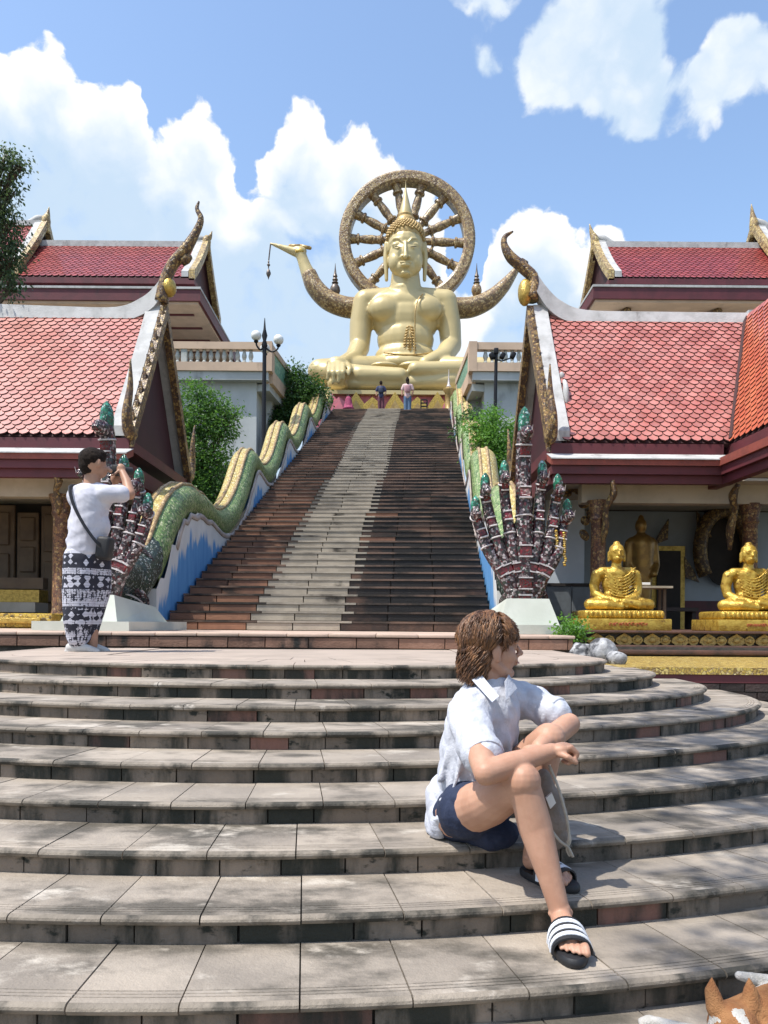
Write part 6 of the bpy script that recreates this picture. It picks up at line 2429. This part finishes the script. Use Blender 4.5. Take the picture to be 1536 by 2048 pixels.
# ---- visitors near the top of the stairway
def visitor(label, px, ytop, ybot, Y, shirt, legs, hair_long, extra=None, skin=m_skin2):
    k_ = Y / F
    h = (ybot - ytop)
    g = lambda x, t, d=0: P(px + x * h, ytop + t * h, Y) + Vector((0, -d, 0))
    r = lambda v: v * h * k_
    root = thing('person', label, 'person', g(0, 1), 'visitors near the stair head')
    mb = MB()
    mb.ell(g(0, .075), (r(.05), r(.055), r(.07)))
    mb.limb([g(0, .12), g(0, .18)], [r(.03), r(.035)])
    mb.limb([g(-.11, .22), g(-.145, .36), g(-.15, .48, .04)], [r(.036), r(.03), r(.024)])
    mb.limb([g(.11, .22), g(.145, .36), g(.13, .48, .05)], [r(.036), r(.03), r(.024)])
    mb.limb([g(-.05, .5), g(-.055, .75), g(-.05, .97)], [r(.05), r(.038), r(.026)])
    mb.limb([g(.05, .5), g(.055, .75), g(.05, .97)], [r(.05), r(.038), r(.026)])
    for s_ in (-1, 1):
        mb.limb([g(s_ * .05, .975), g(s_ * .055, .985, .08)], [r(.026), r(.02)])
    mb.limb([g(0, .24), g(0, .5)], [r(.075), r(.07)])
    link('body', sculpt(mb, .02, 3), skin, root, 180)
    mb = MB()
    mb.limb([g(-.07, .21), g(.07, .21)], [r(.055), r(.055)])
    mb.limb([g(0, .25), g(0, .40), g(0, .50)], [r(.095), r(.085), r(.088)])
    for s_ in (-1, 1):
        mb.limb([g(s_ * .10, .215), g(s_ * .14, .31)], [r(.05), r(.045)])
    link('top', sculpt(mb, .02, 2), shirt, root, 180)
    mb = MB()
    mb.ell(g(0, .52), (r(.09), r(.07), r(.06)))
    for s_ in (-1, 1):
        mb.limb([g(s_ * .048, .53), g(s_ * .055, .72), g(s_ * .052, legs[1])], [r(.062), r(.052), r(.045)])
    link('legwear', sculpt(mb, .02, 2), legs[0], root, 180)
    mb = MB()
    mb.ell(g(0, .066, .05), (r(.054), r(.050), r(.068)))
    if hair_long:
        mb.limb([g(0, .07, -.0), g(.005, .15, .07), g(.01, .20, .09)], [r(.05), r(.04), r(.02)])
        mb.ell(g(0, .0, .03), (r(.028), r(.028), r(.03)))
    link('hair', sculpt(mb, .018, 2), m_hairk, root, 180)
    if extra:
        MB().cbox(g(0, .32, r(.10)), (r(.15), r(.08), r(.2)), r(.03)).build('backpack', extra, root, 60)
    return root


m_blue = M('navy_shirt', (.025, .032, .085), (.04, .05, .11), 8, .85)
m_jean = M('blue_denim', (.075, .13, .22), (.10, .17, .28), 10, .85)
m_wine = M('wine_shorts', (.11, .035, .05), (.15, .06, .08), 10, .85)
m_pinkish = M('pale_pink_top', (.60, .46, .44), (.52, .36, .38), 8, .85)
visitor('person in navy shirt standing with back turned at the stair head', 762, 762, 824, 32.7, m_blue, (m_wine, .92), False, M('dark_backpack', (.02, .03, .06), None))
visitor('person in pale top and blue jeans climbing the last steps with hair tied up', 815, 756, 829, 31.6, m_pinkish, (m_jean, .93), True, M('rose_backpack', (.38, .20, .22), None))
kp = thing('person', 'person in dark pink clothes kneeling left of the stair head', 'person', P(697, 822, 32.8), 'visitors near the stair head')
mb = MB()
g = lambda x, y, d=0: P(x, y, 32.8) + Vector((0, -d, 0))
mb.ell(g(697, 795), (4.6 * .0213, .1, 5 * .0213)).limb([g(697, 800), g(697, 814)], [.14, .2]).limb([g(693, 804), g(690, 814, .12)], [.06, .05]).limb([g(701, 804), g(704, 814, .12)], [.06, .05]).ell(g(697, 818), (.26, .3, .12))
link('body', sculpt(mb, .022, 3), M('dark_pink_cloth', (.32, .05, .12), (.24, .04, .09), 8, .8), kp, 180)
MB().ell(g(697, 794, -.02), (.105, .11, .115)).build('hair', m_hairk, kp, 180)

# ------------------------------------------------------------------ dog resting at the lower right corner
m_dogb = M('dog_brown_fur', (.26, .105, .035), (.34, .16, .06), 22, .8, bump=.6, bscale=220, stain=((.10, .045, .02), 9, (1, 1, 1), .55, .72))
m_dogw = M('dog_white_fur', (.50, .48, .45), (.40, .38, .34), 26, .85, bump=.5, bscale=220)
dog = thing('dog', 'brown and white dog lying on the lowest step at the bottom right corner', 'dog', (.9, 1.95, -.81))
zd = -.81
mb = MB()
hc = Vector((.885, 1.93, zd + .075))
mb.ell(hc, (.062, .075, .062))
mb.ell(hc + Vector((0, -.075, -.02)), (.040, .07, .038))
mb.limb([hc + Vector((0, -.06, .01)), hc + Vector((.0, -.13, -.022))], [.03, .024])
for s_, dx in ((-1, -.040), (1, .046)):
    b_ = hc + Vector((dx, .010, .045))
    mb.limb([b_, b_ + Vector((s_ * .006, .012, .035)), b_ + Vector((s_ * .004, .018, .068))], [.026, .019, .004], 10)
mb.limb([hc + Vector((.02, .03, 0)), hc + Vector((.16, .05, .01)), hc + Vector((.40, .03, .015)), hc + Vector((.52, .02, 0))], [.055, .085, .095, .075])
mb.limb([hc + Vector((.08, -.02, -.01)), hc + Vector((-.02, .02, -.045)), hc + Vector((-.10, .09, -.052)), Vector((.735, 2.06, zd + .020))], [.042, .030, .019, .016])
mb.ell(Vector((.722, 2.068, zd + .018)), (.024, .020, .017))
for q_ in (-.012, 0, .012):
    mb.ell(Vector((.704, 2.070 + q_, zd + .013)), (.012, .007, .011))
mb.limb([hc + Vector((.12, -.06, -.02)), hc + Vector((.05, -.12, -.05)), hc + Vector((-.02, -.16, -.055))], [.035, .024, .019])
mb.limb([hc + Vector((.50, .02, 0)), hc + Vector((.36, .14, -.02)), hc + Vector((.20, .165, .03)), hc + Vector((.07, .125, .075))], [.05, .034, .026, .012])
me_ = sculpt(mb, .0055, 3)
dogm = link('body', me_, [m_dogb, m_dogw], dog, 180)
for p in me_.polygons:      # white legs, blaze and tail-end fur, brown elsewhere
    c = p.center
    rel = c - hc
    rel = rel + Vector((1, 1, 1)) * .012 * noise.noise(c * 45)
    white = rel.x < -.055 and rel.z < .03 or (abs(rel.x) < .012 and rel.y < -.02) or (rel.y > .075 and rel.x > .02) or (rel.z < -.03 and rel.y < -.05)
    p.material_index = 1 if white else 0
for dx in (-.022, .022):
    MB().ell(hc + Vector((dx, -.066, .022)), .008, seg=8).build('eye', m_eye, dog, 180)
MB().ell(hc + Vector((0, -.147, -.012)), (.014, .010, .010)).build('nose', m_eye, dog, 180)


# ------------------------------------------------------------------ trees, shrubs
def leaf_mat(name, c1, c2):
    m = M(name, c1, c2, 2.5, .5, rv=.35, spec=.4)
    nt, N, L, b = nodes(m)
    tr = N('ShaderNodeBsdfTranslucent')
    tr.inputs['Color'].default_value = (c2[0] * 2.2, c2[1] * 2.2, c2[2] * 1.2, 1)
    mx = N('ShaderNodeMixShader')
    mx.inputs[0].default_value = .3
    L(b.outputs[0], mx.inputs[1])
    L(tr.outputs[0], mx.inputs[2])
    L(mx.outputs[0], nt.nodes['Material Output'].inputs[0])
    return m


m_leaf_a = leaf_mat('leaf_mid_green', (.055, .13, .030), (.09, .19, .045))
m_leaf_b = leaf_mat('leaf_dark_green', (.028, .075, .022), (.05, .11, .03))
m_leaf_c = leaf_mat('leaf_fresh_green', (.08, .19, .035), (.13, .27, .05))
m_leaf_d = leaf_mat('leaf_grey_green', (.045, .075, .040), (.07, .11, .055))
m_bark = M('bark', (.10, .075, .05), (.06, .045, .03), 8, .9, bump=.7, bscale=25)


def leafy(name, label, cat, base, blobs, n, size, mat, trunk=None, group=None, seed=1, droop=.2, aspect=.5):
    """trunk, limbs into each clump, and many small folded leaves in ragged clumps"""
    q = random.Random(seed)
    root = thing(name, label, cat, base, group)
    base = Vector(base)
    wood = MB()
    r0 = trunk or .06
    hub = base.lerp(Vector(blobs[0][0]), .45) + Vector((0, 0, .0))
    wood.tube(smooth_path([base, base.lerp(hub, .5) + Vector((r0, 0, 0)), hub], 6), interp([r0 * 1.3, r0, r0 * .8], 6), 8)
    tot = sum(b[1] ** 2 for b in blobs)
    vs, fs = [], []
    for (c, r) in blobs:
        c = Vector(c)
        mid = hub.lerp(c, .55) + Vector((q.uniform(-.1, .1), q.uniform(-.1, .1), .1)) * r
        wood.tube(smooth_path([hub, mid, c], 6), interp([r0 * .6, r0 * .4, r0 * .12], 6), 6)
        for k in range(5):
            d = Vector((q.gauss(0, 1), q.gauss(0, 1), q.gauss(0, .8))).normalized() * r * .8
            wood.tube([c.lerp(mid, .2), c + d * .6, c + d], [r0 * .2, r0 * .12, r0 * .05], 5)
        m = int(n * r * r / tot)
        tw = max(8, m // 14)
        tips = []
        for t in range(tw):
            d = Vector((q.gauss(0, 1), q.gauss(0, 1), q.gauss(0, 1))).normalized()
            rr = r * (q.random() ** .42) * (1 + .28 * noise.noise(d * 2.3 + c))
            tips.append((c + Vector((d.x * rr, d.y * rr, d.z * rr * .85)), d))
        for i in range(m):
            tp, d = tips[i % tw]
            p = tp + Vector((q.gauss(0, 1), q.gauss(0, 1), q.gauss(0, 1))) * size * 1.5
            ax = (d * .7 + Vector((q.uniform(-1, 1), q.uniform(-1, 1), q.uniform(-.6, .9) - droop * 2))).normalized()
            sd = ax.cross(Vector((q.uniform(-1, 1), q.uniform(-1, 1), q.uniform(-1, 1))))
            if sd.length < .05:
                continue
            sd.normalize()
            up = ax.cross(sd)
            s = size * q.uniform(.65, 1.3)
            o = len(vs)
            vs += [p, p + ax * s * .5 + sd * s * aspect * .5 + up * s * .10, p + ax * s, p + ax * s * .5 - sd * s * aspect * .5 + up * s * .10]
            fs += [(o, o + 1, o + 2), (o, o + 2, o + 3)]
    wood.build('trunk', m_bark, root, 60)
    cr = MB().add(vs, fs).build('crown', mat, root)
    return root


def clump(px, py, r, Y, dy=0):
    return (P(px, py, Y) + Vector((0, dy, 0)), r * Y / F)


Y = 19.0
leafy('leafy_shrub', 'large feathery green shrub between the left pavilion and the serpent', 'shrub', P(395, 1010, Y) - Vector((0, 0, .4)),
      [clump(400, 850, 40, Y), clump(372, 905, 42, Y), clump(425, 815, 28, Y), clump(440, 860, 30, Y), clump(395, 790, 24, Y), clump(455, 832, 16, Y), clump(380, 960, 40, Y), clump(430, 920, 36, Y), clump(420, 965, 34, Y), clump(365, 840, 26, Y), clump(352, 800, 14, Y), clump(402, 1005, 36, Y), clump(470, 826, 10, Y)],
      16000, .085, m_leaf_a, .07, 'shrubs beside the stairway', 3)
Y = 29.5
leafy('leafy_shrub', 'dark green shrub behind the upper serpent left of the stair head', 'shrub', P(610, 850, Y) - Vector((0, 0, .8)),
      [clump(598, 778, 26, Y), clump(622, 780, 20, Y), clump(638, 795, 14, Y), clump(588, 748, 14, Y), clump(612, 810, 30, Y), clump(575, 815, 25, Y), clump(560, 850, 28, Y)],
      9000, .13, m_leaf_b, .08, 'shrubs beside the stairway', 5)
Y = 20.0
leafy('leafy_shrub', 'bright green shrub at the foot of the right floodlight pole', 'shrub', P(990, 990, Y) - Vector((0, 0, .3)),
      [clump(985, 880, 32, Y), clump(1010, 890, 28, Y), clump(965, 865, 22, Y), clump(985, 835, 20, Y), clump(1005, 930, 30, Y), clump(975, 920, 28, Y), clump(1020, 855, 14, Y), clump(945, 850, 12, Y), clump(990, 965, 30, Y)],
      9500, .08, m_leaf_c, .06, 'shrubs beside the stairway', 8)
Y = 24.5
leafy('leafy_shrub', 'dark shrub under the right terrace overhang', 'shrub', P(935, 880, Y) - Vector((0, 0, .6)),
      [clump(938, 840, 16, Y), clump(950, 865, 20, Y), clump(930, 865, 16, Y)], 2600, .10, m_leaf_b, .05, 'shrubs beside the stairway', 9)
Y = 14.0
leafy('overhanging_tree', 'grey-green tree reaching in at the upper left edge', 'tree', (-10.2, Y, -.9),
      [(Vector((-9.0, Y, 6.4)), .6), clump(10, 320, 24, Y), clump(35, 330, 18, Y), clump(5, 365, 20, Y), clump(20, 385, 14, Y), clump(5, 420, 20, Y), clump(20, 445, 16, Y), clump(10, 490, 28, Y), clump(25, 515, 20, Y), clump(5, 545, 26, Y), clump(25, 570, 18, Y), clump(-30, 430, 50, Y), clump(-30, 530, 50, Y), clump(-60, 350, 50, Y)],
      12000, .075, m_leaf_d, .16, None, 11, droop=.5)
Y = 8.6
leafy('small_fern', 'small bright green plant growing at the right corner of the terrace', 'plant', P(1143, 1285, Y) - Vector((0, 0, .02)),
      [clump(1143, 1262, 17, Y), clump(1128, 1268, 12, Y), clump(1158, 1266, 12, Y)], 900, .045, m_leaf_c, .012, None, 13)
# tree behind the viewpoint whose boughs hang over the steps and dapple them with shade
leafy('shade_tree', 'tree behind the viewpoint whose boughs dapple the right-hand steps with shade', 'tree', (4.2, -2.6, -1.02),
      [((-.6, 1.5, 5.2), .5), ((-1.2, 1.3, 5.3), .45), ((-1.1, 2.2, 5.4), .5), ((-.4, 2.3, 5.3), .5), ((-1.0, 2.9, 5.6), .45), ((-.3, 3.1, 5.7), .45), ((.1, 2.0, 5.2), .5), ((-1.5, .7, 5.1), .35), ((-.8, 3.6, 5.9), .40), ((.3, 2.8, 5.5), .45)],
      2300, .12, m_leaf_a, .16, None, 21, aspect=.42)
